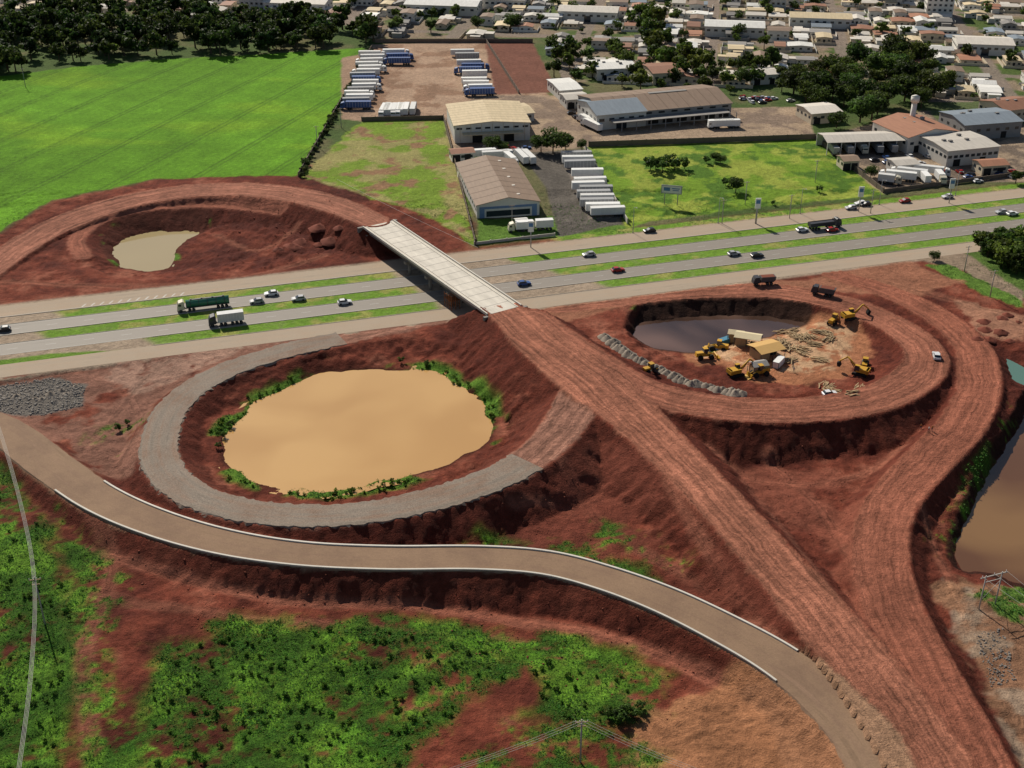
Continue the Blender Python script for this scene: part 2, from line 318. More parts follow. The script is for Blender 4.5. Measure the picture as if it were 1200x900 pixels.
for (A_,B_,rad,thr,sd) in ((A1,B1,5.0,.47,21),(A2,B2,3,.6,22),(A3,B3,2.5,.62,23)):
    m=sstep(-rad,-rad*.5,B_+(nB-.5)*4)*sstep(.6,-.2,B_)*sstep(thr-.02,thr+.08,fbm(X,Y,.10,4,sd))
    C=mix(C,mix(np.broadcast_to(c3(.05,.13,.012),C.shape).copy(),c3(.14,.25,.03),nC),m); veg=veg*(1-m)+m
C=np.clip(C,0.004,.9)
# ---------------------------------------------------------------- terrain mesh
def grid_mesh(name,X,Y,Z):
    ny,nx=X.shape; me=bpy.data.meshes.new(name)
    co_=np.stack([X,Y,Z],-1).reshape(-1,3).astype(np.float32)
    idx=np.arange(nx*ny).reshape(ny,nx)
    f=np.stack([idx[:-1,:-1],idx[:-1,1:],idx[1:,1:],idx[1:,:-1]],-1).reshape(-1,4).astype(np.int32)
    me.vertices.add(len(co_)); me.vertices.foreach_set("co",co_.ravel())
    me.loops.add(f.size); me.loops.foreach_set("vertex_index",f.ravel())
    me.polygons.add(len(f)); me.polygons.foreach_set("loop_start",np.arange(0,f.size,4,dtype=np.int32)); me.polygons.foreach_set("loop_total",np.full(len(f),4,dtype=np.int32))
    me.polygons.foreach_set("use_smooth",np.ones(len(f),bool))
    me.update(); return me
def add_col(me,name,arr):
    a=me.attributes.new(name,'FLOAT_COLOR','POINT')
    q=np.ones((arr.shape[0],4),np.float32); q[:,:arr.shape[1]]=arr; a.data.foreach_set("color",q.ravel())
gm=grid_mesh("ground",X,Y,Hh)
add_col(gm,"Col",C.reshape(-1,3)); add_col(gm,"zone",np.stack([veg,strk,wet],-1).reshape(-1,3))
add_col(gm,"rc",np.stack([RS/100+.5,RL/1000,np.zeros_like(RS)],-1).reshape(-1,3))
ground=bpy.data.objects.new("ground",gm); sc.collection.objects.link(ground)
# ---------------------------------------------------------------- materials
def newmat(name):
    m=bpy.data.materials.new(name); m.use_nodes=True; nt=m.node_tree; b=nt.nodes["Principled BSDF"]; b.inputs["Specular IOR Level"].default_value=.25; return m,nt,b
def N(nt,t,**k):
    n=nt.nodes.new(t)
    for a,v in k.items():
        if a in n.inputs.keys(): n.inputs[a].default_value=v
        else: setattr(n,a,v)
    return n
def math_(nt,op,a,b=None,clamp=False):
    n=nt.nodes.new("ShaderNodeMath"); n.operation=op; n.use_clamp=clamp
    for i,x in enumerate((a,b)):
        if x is None: continue
        if isinstance(x,(int,float)): n.inputs[i].default_value=x
        else: nt.links.new(x,n.inputs[i])
    return n.outputs[0]
def vmul(nt,col,fac):
    n=nt.nodes.new("ShaderNodeVectorMath"); n.operation='SCALE'; nt.links.new(col,n.inputs[0])
    if isinstance(fac,(int,float)): n.inputs['Scale'].default_value=fac
    else: nt.links.new(fac,n.inputs['Scale'])
    return n.outputs[0]
def ground_mat():
    m,nt,b=newmat("ground_soil"); L=nt.links.new
    col=N(nt,"ShaderNodeAttribute",attribute_name="Col"); zn=N(nt,"ShaderNodeAttribute",attribute_name="zone"); rc=N(nt,"ShaderNodeAttribute",attribute_name="rc")
    geo=N(nt,"ShaderNodeNewGeometry")
    sz=N(nt,"ShaderNodeSeparateColor"); L(zn.outputs['Color'],sz.inputs[0])
    n1=N(nt,"ShaderNodeTexNoise",Scale=.55,Detail=7,Roughness=.72); L(geo.outputs['Position'],n1.inputs['Vector'])
    n2=N(nt,"ShaderNodeTexNoise",Scale=2.6,Detail=3,Roughness=.7); L(geo.outputs['Position'],n2.inputs['Vector'])
    n5=N(nt,"ShaderNodeTexNoise",Scale=.09,Detail=4,Roughness=.6); L(geo.outputs['Position'],n5.inputs['Vector'])
    sr=N(nt,"ShaderNodeSeparateColor"); L(rc.outputs['Color'],sr.inputs[0])
    warp=math_(nt,'MULTIPLY',n5.outputs[0],3.0)
    cx=N(nt,"ShaderNodeCombineXYZ"); L(math_(nt,'ADD',math_(nt,'MULTIPLY',sr.outputs[0],100*.75),warp),cx.inputs[0]); L(math_(nt,'MULTIPLY',sr.outputs[1],1000*.022),cx.inputs[1])
    n3=N(nt,"ShaderNodeTexNoise",Scale=1,Detail=5,Roughness=.72); L(cx.outputs[0],n3.inputs['Vector'])
    f1=math_(nt,'ADD',math_(nt,'MULTIPLY',n1.outputs[0],1.6),.22)
    f2=math_(nt,'ADD',math_(nt,'MULTIPLY',math_(nt,'MULTIPLY',math_(nt,'SUBTRACT',n2.outputs[0],.5),2.2),math_(nt,'ADD',math_(nt,'MULTIPLY',sz.outputs[0],.9),.35)),1)
    f3=math_(nt,'ADD',math_(nt,'MULTIPLY',math_(nt,'MULTIPLY',math_(nt,'SUBTRACT',n3.outputs[0],.5),3.3),sz.outputs[1]),1)
    f=math_(nt,'MAXIMUM',math_(nt,'MULTIPLY',math_(nt,'MULTIPLY',f1,f2),f3),.15)
    f=math_(nt,'MULTIPLY',f,math_(nt,'ADD',math_(nt,'MULTIPLY',n5.outputs[0],.5),.75))
    L(vmul(nt,col.outputs['Color'],f),b.inputs['Base Color']); b.inputs['Roughness'].default_value=.95; b.inputs["Specular IOR Level"].default_value=.1
    h=math_(nt,'ADD',math_(nt,'MULTIPLY',n1.outputs[0],1.1),math_(nt,'MULTIPLY',n2.outputs[0],.3))
    h=math_(nt,'ADD',h,math_(nt,'MULTIPLY',math_(nt,'MULTIPLY',n3.outputs[0],sz.outputs[1]),.4))
    bp=N(nt,"ShaderNodeBump",Strength=.9,Distance=.8); L(h,bp.inputs['Height']); L(bp.outputs[0],b.inputs['Normal'])
    return m
gm.materials.append(ground_mat())
MC={}
def M(name,col,rough=.7,var=.25,scale=.8,metal=0,bump=0,spec=.25,stretch=None):
    if name in MC: return MC[name]
    m,nt,b=newmat(name); L=nt.links.new
    tc=N(nt,"ShaderNodeTexCoord"); src=tc.outputs['Object']
    if stretch:
        mp=N(nt,"ShaderNodeMapping"); mp.inputs['Scale'].default_value=stretch; L(src,mp.inputs[0]); src=mp.outputs[0]
    n=N(nt,"ShaderNodeTexNoise",Scale=scale,Detail=5,Roughness=.65); L(src,n.inputs['Vector'])
    oi=N(nt,"ShaderNodeObjectInfo")
    f=math_(nt,'ADD',math_(nt,'MULTIPLY',n.outputs[0],2*var),1-var)
    f=math_(nt,'MULTIPLY',f,math_(nt,'ADD',math_(nt,'MULTIPLY',oi.outputs['Random'],.3),.85))
    rgb=N(nt,"ShaderNodeRGB"); rgb.outputs[0].default_value=(*col,1); c=rgb.outputs[0]
    L(vmul(nt,c,f),b.inputs['Base Color']); b.inputs['Roughness'].default_value=rough; b.inputs['Metallic'].default_value=metal; b.inputs["Specular IOR Level"].default_value=spec
    if bump:
        bp=N(nt,"ShaderNodeBump",Strength=bump,Distance=.2); L(n.outputs[0],bp.inputs['Height']); L(bp.outputs[0],b.inputs['Normal'])
    MC[name]=m; return m
def streakmat(name,col,var=.35,fine=.35,fx=.9,fy=.02,bump=.5,nscale=2.5,col2=None,thr=.5,spec=.2,rough=.9):
    m,nt,b=newmat(name); L=nt.links.new
    rc=N(nt,"ShaderNodeAttribute",attribute_name="rc"); geo=N(nt,"ShaderNodeNewGeometry")
    mp=N(nt,"ShaderNodeMapping"); mp.inputs['Scale'].default_value=(fx,fy,1); L(rc.outputs['Vector'],mp.inputs[0])
    n3=N(nt,"ShaderNodeTexNoise",Scale=1,Detail=4,Roughness=.6); L(mp.outputs[0],n3.inputs['Vector'])
    n2=N(nt,"ShaderNodeTexNoise",Scale=nscale,Detail=4,Roughness=.8); L(geo.outputs['Position'],n2.inputs['Vector'])
    n4=N(nt,"ShaderNodeTexNoise",Scale=.10,Detail=5,Roughness=.65); L(geo.outputs['Position'],n4.inputs['Vector'])
    f=math_(nt,'ADD',math_(nt,'MULTIPLY',math_(nt,'SUBTRACT',n3.outputs[0],.5),var*3),1)
    g=math_(nt,'ADD',math_(nt,'MULTIPLY',math_(nt,'SUBTRACT',n2.outputs[0],.5),fine*3),1)
    k=math_(nt,'ADD',math_(nt,'MULTIPLY',n4.outputs[0],.8),.6)
    rgb=N(nt,"ShaderNodeRGB"); rgb.outputs[0].default_value=(*col,1); c=rgb.outputs[0]
    if col2:
        mr=N(nt,"ShaderNodeMapRange"); L(math_(nt,'ADD',math_(nt,'MULTIPLY',n4.outputs[0],.5),math_(nt,'MULTIPLY',n3.outputs[0],.5)),mr.inputs[0]); mr.inputs[1].default_value=thr-.06; mr.inputs[2].default_value=thr+.08
        mx=N(nt,"ShaderNodeMix",data_type='RGBA'); L(mr.outputs[0],mx.inputs[0]); L(c,mx.inputs[6]); mx.inputs[7].default_value=(*col2,1); c=mx.outputs[2]
    L(vmul(nt,c,math_(nt,'MULTIPLY',math_(nt,'MULTIPLY',f,g),k)),b.inputs['Base Color']); b.inputs['Roughness'].default_value=rough; b.inputs['Specular IOR Level'].default_value=spec
    bp=N(nt,"ShaderNodeBump",Strength=bump,Distance=.15); L(n2.outputs[0],bp.inputs['Height']); L(bp.outputs[0],b.inputs['Normal'])
    return m
def watermat(name,col,rough=.05,var=.06,spec=.5,col2=None,bump=.06):
    m,nt,b=newmat(name); L=nt.links.new
    geo=N(nt,"ShaderNodeNewGeometry")
    n=N(nt,"ShaderNodeTexNoise",Scale=.03,Detail=2,Roughness=.5,Distortion=.4); L(geo.outputs['Position'],n.inputs['Vector'])
    rgb=N(nt,"ShaderNodeRGB"); rgb.outputs[0].default_value=(*col,1); c=rgb.outputs[0]
    if col2:
        mr=N(nt,"ShaderNodeMapRange"); L(n.outputs[0],mr.inputs[0]); mr.inputs[1].default_value=.40; mr.inputs[2].default_value=.62
        mx=N(nt,"ShaderNodeMix",data_type='RGBA'); L(mr.outputs[0],mx.inputs[0]); L(c,mx.inputs[6]); mx.inputs[7].default_value=(*col2,1); c=mx.outputs[2]
    L(vmul(nt,c,math_(nt,'ADD',math_(nt,'MULTIPLY',n.outputs[0],2*var),1-var)),b.inputs['Base Color'])
    b.inputs['Roughness'].default_value=rough; b.inputs['Specular IOR Level'].default_value=spec
    w=N(nt,"ShaderNodeTexNoise",Scale=1.1,Detail=3); L(geo.outputs['Position'],w.inputs['Vector'])
    bp=N(nt,"ShaderNodeBump",Strength=bump,Distance=.05); L(w.outputs[0],bp.inputs['Height']); L(bp.outputs[0],b.inputs['Normal'])
    return m
# ---------------------------------------------------------------- mesh builder
class MB:
    def __init__(s): s.v=[];s.f=[];s.m=[];s.sm=[]
    def face(s,pts,mat=0,sm=False):
        i=len(s.v); s.v+= [tuple(map(float,p)) for p in pts]; s.f.append(tuple(range(i,i+len(pts)))); s.m.append(mat); s.sm.append(sm)
    def box(s,c,d,mat=0,rz=0,top=(1,1),shift=(0,0)):
        cx,cy,cz=c;hx,hy,hz=d[0]/2,d[1]/2,d[2]/2; cr,sr=math.cos(rz),math.sin(rz); i=len(s.v)
        for zz,k,o in ((-hz,(1,1),(0,0)),(hz,top,shift)):
            for a,b in ((-1,-1),(1,-1),(1,1),(-1,1)):
                x=a*hx*k[0]+o[0];y=b*hy*k[1]+o[1]; s.v.append((cx+x*cr-y*sr,cy+x*sr+y*cr,cz+zz))
        for q in ((0,3,2,1),(4,5,6,7),(0,1,5,4),(1,2,6,5),(2,3,7,6),(3,0,4,7)):
            s.f.append(tuple(i+k for k in q)); s.m.append(mat); s.sm.append(False)
    def cyl(s,p0,p1,r0,r1=None,n=10,mat=0,sm=True,caps=True):
        r1=r0 if r1 is None else r1
        p0=Vector(p0);p1=Vector(p1);d=(p1-p0).normalized()
        a=d.orthogonal().normalized(); b=d.cross(a); i=len(s.v)
        for p,r in ((p0,r0),(p1,r1)):
            for k in range(n):
                t=2*math.pi*k/n; q=p+a*math.cos(t)*r+b*math.sin(t)*r; s.v.append(tuple(q))
        for k in range(n):
            k2=(k+1)%n; s.f.append((i+k,i+k2,i+n+k2,i+n+k)); s.m.append(mat); s.sm.append(sm)
        if caps:
            s.f.append(tuple(i+k for k in range(n))[::-1]); s.m.append(mat); s.sm.append(False)
            s.f.append(tuple(i+n+k for k in range(n))); s.m.append(mat); s.sm.append(False)
    def extr(s,prof,y0,y1,mat=0,inset=0):
        n=len(prof); i=len(s.v)
        for y in (y0,y1):
            for x,z in prof: s.v.append((x,y,z))
        for k in range(n):
            k2=(k+1)%n; s.f.append((i+k,i+k2,i+n+k2,i+n+k)); s.m.append(mat); s.sm.append(False)
        s.f.append(tuple(i+k for k in range(n))); s.m.append(mat); s.sm.append(False)
        s.f.append(tuple(i+n+k for k in range(n))[::-1]); s.m.append(mat); s.sm.append(False)
    def mesh(s,name,mats,recalc=True):
        me=bpy.data.meshes.new(name); me.from_pydata(s.v,[],s.f)
        for m in mats: me.materials.append(m)
        me.polygons.foreach_set("material_index",s.m); me.polygons.foreach_set("use_smooth",s.sm)
        if recalc:
            import bmesh
            bm=bmesh.new(); bm.from_mesh(me); bmesh.ops.recalc_face_normals(bm,faces=bm.faces); bm.to_mesh(me); bm.free()
        me.update(); return me
def place(name,me,loc,rz=0,s=1,tilt=(0,0)):
    o=bpy.data.objects.new(name,me); o.location=tuple(map(float,loc)); o.rotation_euler=(tilt[0],tilt[1],rz)
    o.scale=(s,s,s) if not hasattr(s,'__len__') else s
    sc.collection.objects.link(o); return o
# ---------------------------------------------------------------- ribbons
def finish_rc(name,V,Fc,RC,mat):
    me=bpy.data.meshes.new(name); me.from_pydata(V,[],Fc); me.materials.append(mat)
    at=me.attributes.new("rc",'FLOAT_VECTOR','POINT'); at.data.foreach_set("vector",np.array(RC,np.float32).ravel())
    import bmesh
    bm=bmesh.new(); bm.from_mesh(me); bmesh.ops.recalc_face_normals(bm,faces=bm.faces); bm.to_mesh(me); bm.free()
    return place(name,me,(0,0,0))
def ribbon(name,path,mat,prof,a=0,b=None,jit=0):
    pts=path[a:b]; V=[];RC=[];L=0
    for i,p in enumerate(pts):
        q0=pts[max(0,i-1)];q1=pts[min(len(pts)-1,i+1)]
        t=np.array([q1[0]-q0[0],q1[1]-q0[1]]);t/=np.linalg.norm(t); n=np.array([t[1],-t[0]])
        if i: L+=math.hypot(p[0]-pts[i-1][0],p[1]-pts[i-1][1])
        for k,o,dz in prof:
            off=k*p[3]/2+o+(random.uniform(-jit,jit) if abs(k)==1 else 0); V.append((p[0]+n[0]*off,p[1]+n[1]*off,p[2]+dz)); RC.append((off,L,0))
    m=len(prof); Fc=[]
    for i in range(len(pts)-1):
        for j in range(m-1): Fc.append((i*m+j,i*m+j+1,(i+1)*m+j+1,(i+1)*m+j))
    return finish_rc(name,V,Fc,RC,mat)
gravel=streakmat("crushed_stone",(.27,.22,.175),.55,.6,.6,.02,col2=(.185,.125,.09),thr=.50)
pave=streakmat("compacted_base",(.31,.20,.125),.5,.22,.6,.012,col2=(.19,.12,.078),thr=.49)
asph=streakmat("asphalt",(.27,.235,.195),.35,.12,.9,.004,.2,col2=(.21,.18,.15),thr=.48,spec=.35,rough=.7)
asph2=streakmat("service_asphalt",(.42,.335,.25),.35,.16,.6,.004,.2,col2=(.33,.25,.18),thr=.5)
conc=M("concrete",(.58,.54,.47),.85,.25,.5,bump=.2)
white=M("white_paint",(.78,.78,.75),.6,.08,2); worn=M("worn_paint",(.50,.48,.43),.7,.45,1.5)
flat=[(-1,-.5,-.6),(-1,0,.04),(-.5,0,.07),(0,0,.08),(.5,0,.07),(1,0,.04),(1,.5,-.6)]
ribbon("gravel_road",spline(RING,16),gravel,flat,2*16,14*16-8,.4)
ribbon("paved_ramp_road",paths['ramp'],pave,flat,0,None,.12)
ribbon("road_kerb",paths['ramp'],conc,[(-1,.0,-.3),(-1,.0,.34),(-1,.45,.34),(-1,.5,-.1)],3*8-2,14*8-6)
ribbon("road_kerb",paths['ramp'],conc,[(1,0,-.3),(1,0,.34),(1,-.45,.34),(1,-.5,-.1)],3*8-4,13*8+4)
def band(name,o0,o1,al0,al1,z,mat,n=60):
    V=[];Fc=[];RC=[]
    for i in range(n+1):
        al=al0+(al1-al0)*i/n
        for j in range(3):
            o=o0+(o1-o0)*j/2; p=hw(al,o,z); V.append(tuple(p)); RC.append((o,al,0))
    for i in range(n):
        for j in range(2): Fc.append((i*3+j,i*3+j+1,(i+1)*3+j+1,(i+1)*3+j))
    return finish_rc(name,V,Fc,RC,mat)
AL0,AL1=-900,1200
band("highway_road",-10.9,-3.2,AL0,AL1,.03,asph); band("highway_road",3.2,10.9,AL0,AL1,.03,asph)
band("service_road",-25.5,-17.0,AL0,AL1,.03,asph2); band("service_road",17.2,25.5,AL0,AL1,.03,asph2)
mk=MB()
for o in (-10.5,-3.6,3.6,10.5,-17.4):
    mk.face([hw(AL0,o-.06,.036),hw(AL1,o-.06,.036),hw(AL1,o+.06,.036),hw(AL0,o+.06,.036)])
al=-300
while al<420:
    for o in (-7.05,7.05):
        mk.face([hw(al,o-.07,.036),hw(al+3,o-.07,.036),hw(al+3,o+.07,.036),hw(al,o+.07,.036)])
    al+=11
a0=px2al(95,360)
for k in range(12):
    al=a0+k*2.8
    mk.face([hw(al,-17.7,.038),hw(al+.5,-17.7,.038),hw(al+1.7,-19.7,.038),hw(al+1.2,-19.7,.038)])
place("road_markings",mk.mesh("road_markings",[worn],False),(0,0,0))
kb=MB()
for o,(s0,s1) in ((-16.8,(-160,300)),(-11.0,(-160,300)),(-3.1,(-160,300)),(3.1,(-160,300)),(11.0,(-60,300)),(17.1,(-60,300))):
    A_=hw(s0,o);B_=hw(s1,o); mid=(A_+B_)/2
    kb.box((mid[0],mid[1],.06),(s1-s0,.16,.14),0,HANG)
place("kerb",kb.mesh("kerb",[M("kerb_concrete",(.38,.34,.28),.9,.3,.3)]),(0,0,0))
# ---------------------------------------------------------------- water
def water(name,poly,z,mat,grow=3.0):
    w=np.array([P(u,v,z) for u,v in poly]); c=w.mean(0)
    V=[tuple(c)]
    for p in w:
        d=p-c; l=np.linalg.norm(d); V.append(tuple(c+d*(1+grow/l)))
    n=len(w); Fc=[(0,1+i,1+(i+1)%n) for i in range(n)]
    me=bpy.data.meshes.new(name); me.from_pydata(V,[],Fc); me.materials.append(mat)
    import bmesh
    bm=bmesh.new(); bm.from_mesh(me); bmesh.ops.recalc_face_normals(bm,faces=bm.faces); bm.normal_update()
    for f in bm.faces:
        if f.normal.z<0: f.normal_flip()
    bm.to_mesh(me); bm.free()
    return place(name,me,(0,0,0))
water("pond_water",POND,-3.42,watermat("muddy_water",(.50,.285,.105),col2=(.56,.335,.13)))
water("pond_water",PONDR,-3.62,watermat("dark_water",(.045,.025,.018),.06,.12,.5,col2=(.17,.10,.075)),2)
water("pond_water",PONDF,-3.82,watermat("olive_water",(.36,.28,.14)),2)
water("pond_water",PONDE,-5.22,watermat("brown_water",(.13,.06,.028),.06,.12,.5,col2=(.22,.12,.05)),1)
water("pond_water",POND5,-2.22,watermat("teal_water",(.10,.19,.15)),1)
water("puddle_water",[(272,262),(290,261),(308,265),(300,271),(280,268)],-1.55,watermat("puddle",(.14,.22,.24)),0) if False else None
# ---------------------------------------------------------------- bridge
br=MB()
pf=P(444,263,7.0);pn=P(590,363,7.0); bd=(pn-pf); BL=np.linalg.norm(bd[:2]); bang=math.atan2(bd[1],bd[0])
BW=12.5
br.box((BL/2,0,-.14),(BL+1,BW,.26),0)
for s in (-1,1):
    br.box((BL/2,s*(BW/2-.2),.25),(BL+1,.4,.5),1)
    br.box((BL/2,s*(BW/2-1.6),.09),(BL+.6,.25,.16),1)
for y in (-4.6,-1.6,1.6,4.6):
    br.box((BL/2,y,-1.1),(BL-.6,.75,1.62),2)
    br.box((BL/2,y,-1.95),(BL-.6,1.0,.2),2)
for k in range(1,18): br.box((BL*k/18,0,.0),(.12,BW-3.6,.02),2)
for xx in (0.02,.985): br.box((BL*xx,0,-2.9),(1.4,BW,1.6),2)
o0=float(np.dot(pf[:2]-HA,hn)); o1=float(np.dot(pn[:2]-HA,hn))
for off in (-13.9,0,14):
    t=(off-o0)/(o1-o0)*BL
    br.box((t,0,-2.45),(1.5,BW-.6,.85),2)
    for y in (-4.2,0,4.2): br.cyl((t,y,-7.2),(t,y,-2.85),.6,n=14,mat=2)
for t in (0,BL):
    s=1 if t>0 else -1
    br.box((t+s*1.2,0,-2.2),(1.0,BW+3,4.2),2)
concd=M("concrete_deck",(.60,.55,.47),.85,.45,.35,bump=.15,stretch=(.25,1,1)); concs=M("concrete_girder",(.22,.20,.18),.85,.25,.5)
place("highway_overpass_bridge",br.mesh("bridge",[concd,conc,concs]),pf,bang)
s_=MB()
for i in range(4):
    for j in range(3):
        s_.cyl((i*1.5,j*1.5,0),(i*1.5,j*1.5,5),.1,n=5)
    for z in (1.5,3,4.6): 
        for j in range(3): s_.cyl((0,j*1.5,z),(4.5,j*1.5,z),.08,n=5)
s_.box((2.2,1.5,3.1),(4.6,3.2,.1),0)
p=hw(float(np.dot(pn[:2]-HA,hd))-13,15,0)
place("scaffold_tower",s_.mesh("scaffold",[M("rusty_steel",(.36,.12,.04),.7)]),p,bang)
# ---------------------------------------------------------------- trees
def tree_arrays(seed,h=9,cr=4.2,nl=14,nq=800,q=.75,tall=1.0):
    r=np.random.default_rng(seed); mb=MB(); th=h*.42
    mb.cyl((0,0,-.3),(0,0,th),.035*h,.02*h,7)
    lob=[]
    for i in range(nl):
        a=r.uniform(0,2*math.pi); rr=cr*.72*math.sqrt(r.uniform(0.02,1)); z=h*.62+tall*r.uniform(-.26,.28)*h*(1-.35*rr/cr)
        lob.append((rr*math.cos(a),rr*math.sin(a),z,cr*r.uniform(.22,.48),r.uniform(.55,1.5)))
    for l in lob[:6]: mb.cyl((0,0,th*.85),(l[0]*.8,l[1]*.8,l[2]),.014*h,.004*h,5)
    V=np.array(mb.v); fl=list(mb.f)
    per=nq//nl; QV=[];QC=[]
    for l in lob:
        d=r.normal(size=(per,3)); d/=np.linalg.norm(d,axis=1)[:,None]
        rad=l[3]*r.uniform(.65,1.15,per); pos=np.array(l[:3])+d*rad[:,None]*np.array([1,1,.75])
        nn=d+r.normal(size=(per,3))*.55; nn/=np.linalg.norm(nn,axis=1)[:,None]
        t1=np.cross(nn,r.normal(size=(per,3))); t1/=np.linalg.norm(t1,axis=1)[:,None]; t2=np.cross(nn,t1)
        sz=q*r.uniform(.4,1.1,per)[:,None]
        quad=np.stack([pos-t1*sz-t2*sz*.3,pos+t2*sz*.7,pos+t1*sz-t2*sz*.2,pos-t2*sz*.8],1)
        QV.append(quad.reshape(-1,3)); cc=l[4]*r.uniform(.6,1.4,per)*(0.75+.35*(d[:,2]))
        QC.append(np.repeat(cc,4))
    return V,fl,np.concatenate(QV),np.concatenate(QC)
def tree_mesh(name,arrs,col):
    VV=[];CC=[];FF=[];MI=[];base=0
    for (V,fl,QV,QC),pos,s,rz_,tint in arrs:
        cr_,sr_=math.cos(rz_),math.sin(rz_); R_=np.array([[cr_,sr_,0],[-sr_,cr_,0],[0,0,1]])
        v=V@R_*s+pos; q=QV@R_*s+pos
        VV.append(v); CC.append(np.tile(np.array([.06,.04,.025]),(len(v),1)))
        FF+= [tuple(base+i for i in f) for f in fl]; MI+=[0]*len(fl); base+=len(v)
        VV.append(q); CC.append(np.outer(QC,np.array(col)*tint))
        nq=len(q)//4; idx=(base+np.arange(nq*4)).reshape(-1,4); FF+=idx.tolist(); MI+=[1]*nq; base+=len(q)
    me=bpy.data.meshes.new(name); me.from_pydata(np.concatenate(VV).tolist(),[],FF)
    me.materials.append(bark); me.materials.append(leaf); me.polygons.foreach_set("material_index",MI)
    add_col(me,"Col",np.clip(np.concatenate(CC),.003,.6)); me.update(); return me
bark=M("bark",(.09,.06,.04),.9,.3,2)
def leafmat():
    m,nt,b=newmat("foliage"); L=nt.links.new
    at=N(nt,"ShaderNodeAttribute",attribute_name="Col"); L(at.outputs['Color'],b.inputs['Base Color']); b.inputs['Roughness'].default_value=.7
    tr=N(nt,"ShaderNodeBsdfTranslucent"); L(vmul(nt,at.outputs['Color'],1.4),tr.inputs['Color'])
    mx=N(nt,"ShaderNodeMixShader"); mx.inputs[0].default_value=.38; L(b.outputs[0],mx.inputs[1]); L(tr.outputs[0],mx.inputs[2])
    L(mx.outputs[0],nt.nodes['Material Output'].inputs['Surface']); return m
leaf=leafmat()
TV_=[tree_arrays(100+i,h=random.uniform(7,11),cr=random.uniform(3.4,5),nl=random.choice([11,14,17]),nq=560,q=.75) for i in range(7)]
TVb=[tree_arrays(200+i,h=random.uniform(10,13),cr=random.uniform(5,7),nl=random.choice([20,26]),nq=2200,q=.6) for i in range(5)]
TVs=[tree_arrays(300+i,h=3.2,cr=1.9,nl=9,nq=420,q=.34) for i in range(3)]
def inpoly(x,y,poly):
    c=False;n=len(poly)
    for i in range(n):
        x1,y1=poly[i];x2,y2=poly[(i+1)%n]
        if (y1>y)!=(y2>y) and x<(x2-x1)*(y-y1)/(y2-y1)+x1: c=not c
    return c
def scatter_mass(name,poly,n,vs,smin,smax,col=(.035,.062,.014),mind=0,z=0,cond=None):
    w=wpoly(poly,z); xs=[p[0] for p in w];ys=[p[1] for p in w]; arr=[]; tries=0; pts=[]
    while len(arr)<n and tries<n*40:
        tries+=1; x=random.uniform(min(xs),max(xs)); y=random.uniform(min(ys),max(ys))
        if not inpoly(x,y,w): continue
        if cond and not cond(x,y): continue
        if mind and any((x-a)**2+(y-b)**2<mind*mind for a,b in pts): continue
        pts.append((x,y)); t=random.uniform(.6,1.5)
        arr.append((random.choice(vs),np.array([x,y,Hs(x,y)-.2]),random.uniform(smin,smax),random.uniform(0,6.3),np.array([t*random.uniform(.85,1.3),t,t*.9])))
    place(name,tree_mesh(name,arr,col),(0,0,0))
def vegat(x,y):
    return veg[min(NY-1,np.searchsorted(GY,y)),min(NX-1,np.searchsorted(GX,x))]
scatter_mass("forest",[(-500,120),(-150,62),(0,24),(110,14),(250,18),(330,28),(432,34),(440,52),(330,62),(200,66),(90,74),(0,88),(-150,112),(-500,190)],420,TV_,.9,1.8,(.036,.064,.014),4)
scatter_mass("grove_trees",[(935,128),(920,108),(935,92),(1000,82),(1050,70),(1110,78),(1115,110),(1110,135),(1060,122),(1010,146),(960,132)],38,TVb,.75,1.4,(.055,.09,.018),7)
scatter_mass("street_trees",[(735,24),(770,20),(800,70),(830,88),(790,95),(750,60)],24,TV_,1.0,1.5,(.08,.12,.02),7)
scatter_mass("grove_trees",[(640,62),(720,55),(760,75),(920,78),(930,108),(860,112),(760,108),(700,98),(650,96)],46,TV_,.6,1.4,(.065,.10,.02),8)
scatter_mass("roadside_bushes",[(1140,293),(1160,283),(1260,275),(1300,310),(1230,330),(1180,318)],110,TVs,1.0,2.4,(.07,.12,.02),1.5)
V8=lambda x,y: vegat(x,y)>.6 and all(float(rf[k].D[min(NY-1,np.searchsorted(GY,y)),min(NX-1,np.searchsorted(GX,x))])>12 for k in ('ramp','ring'))
scatter_mass("shrubs",[(175,775),(230,745),(470,735),(600,770),(780,800),(740,850),(560,850),(470,900),(180,920)],260,TVs,.12,.42,(.07,.16,.018),0,-2.6,V8)
scatter_mass("shrubs",[(-60,530),(30,570),(85,720),(60,930),(-60,930)],150,TVs,.12,.42,(.065,.15,.018),0,-2.6,V8)
FR=lambda x,y: vegat(x,y)>.6
scatter_mass("shoreline_shrubs",[(230,500),(300,450),(370,425),(500,420),(580,470),(590,510),(480,575),(380,590),(250,570)],110,TVs,.12,.38,(.09,.16,.02),0,-3,FR)
tm=[tree_mesh("tree",[(t,np.zeros(3),1,0,np.ones(3))],(.055,.09,.018)) for t in TVb]
tsm=[tree_mesh("bush",[(t,np.zeros(3),1,0,np.ones(3))],(.06,.11,.02)) for t in TVs]
for u,v,s in [(648,180,.95),(634,178,.7),(663,176,.7),(578,178,.65),(590,180,.5),(682,176,.45),(862,226,.55),(838,190,.4),(844,192,.35),(872,100,.8),(1020,208,.45),(1095,305,.3),(1190,215,.5),(980,150,.7),(462,40,.7),(560,36,.8),(600,34,.8),(505,38,.7)]:
    place("tree",random.choice(tm),on(u,v),random.uniform(0,6),s)
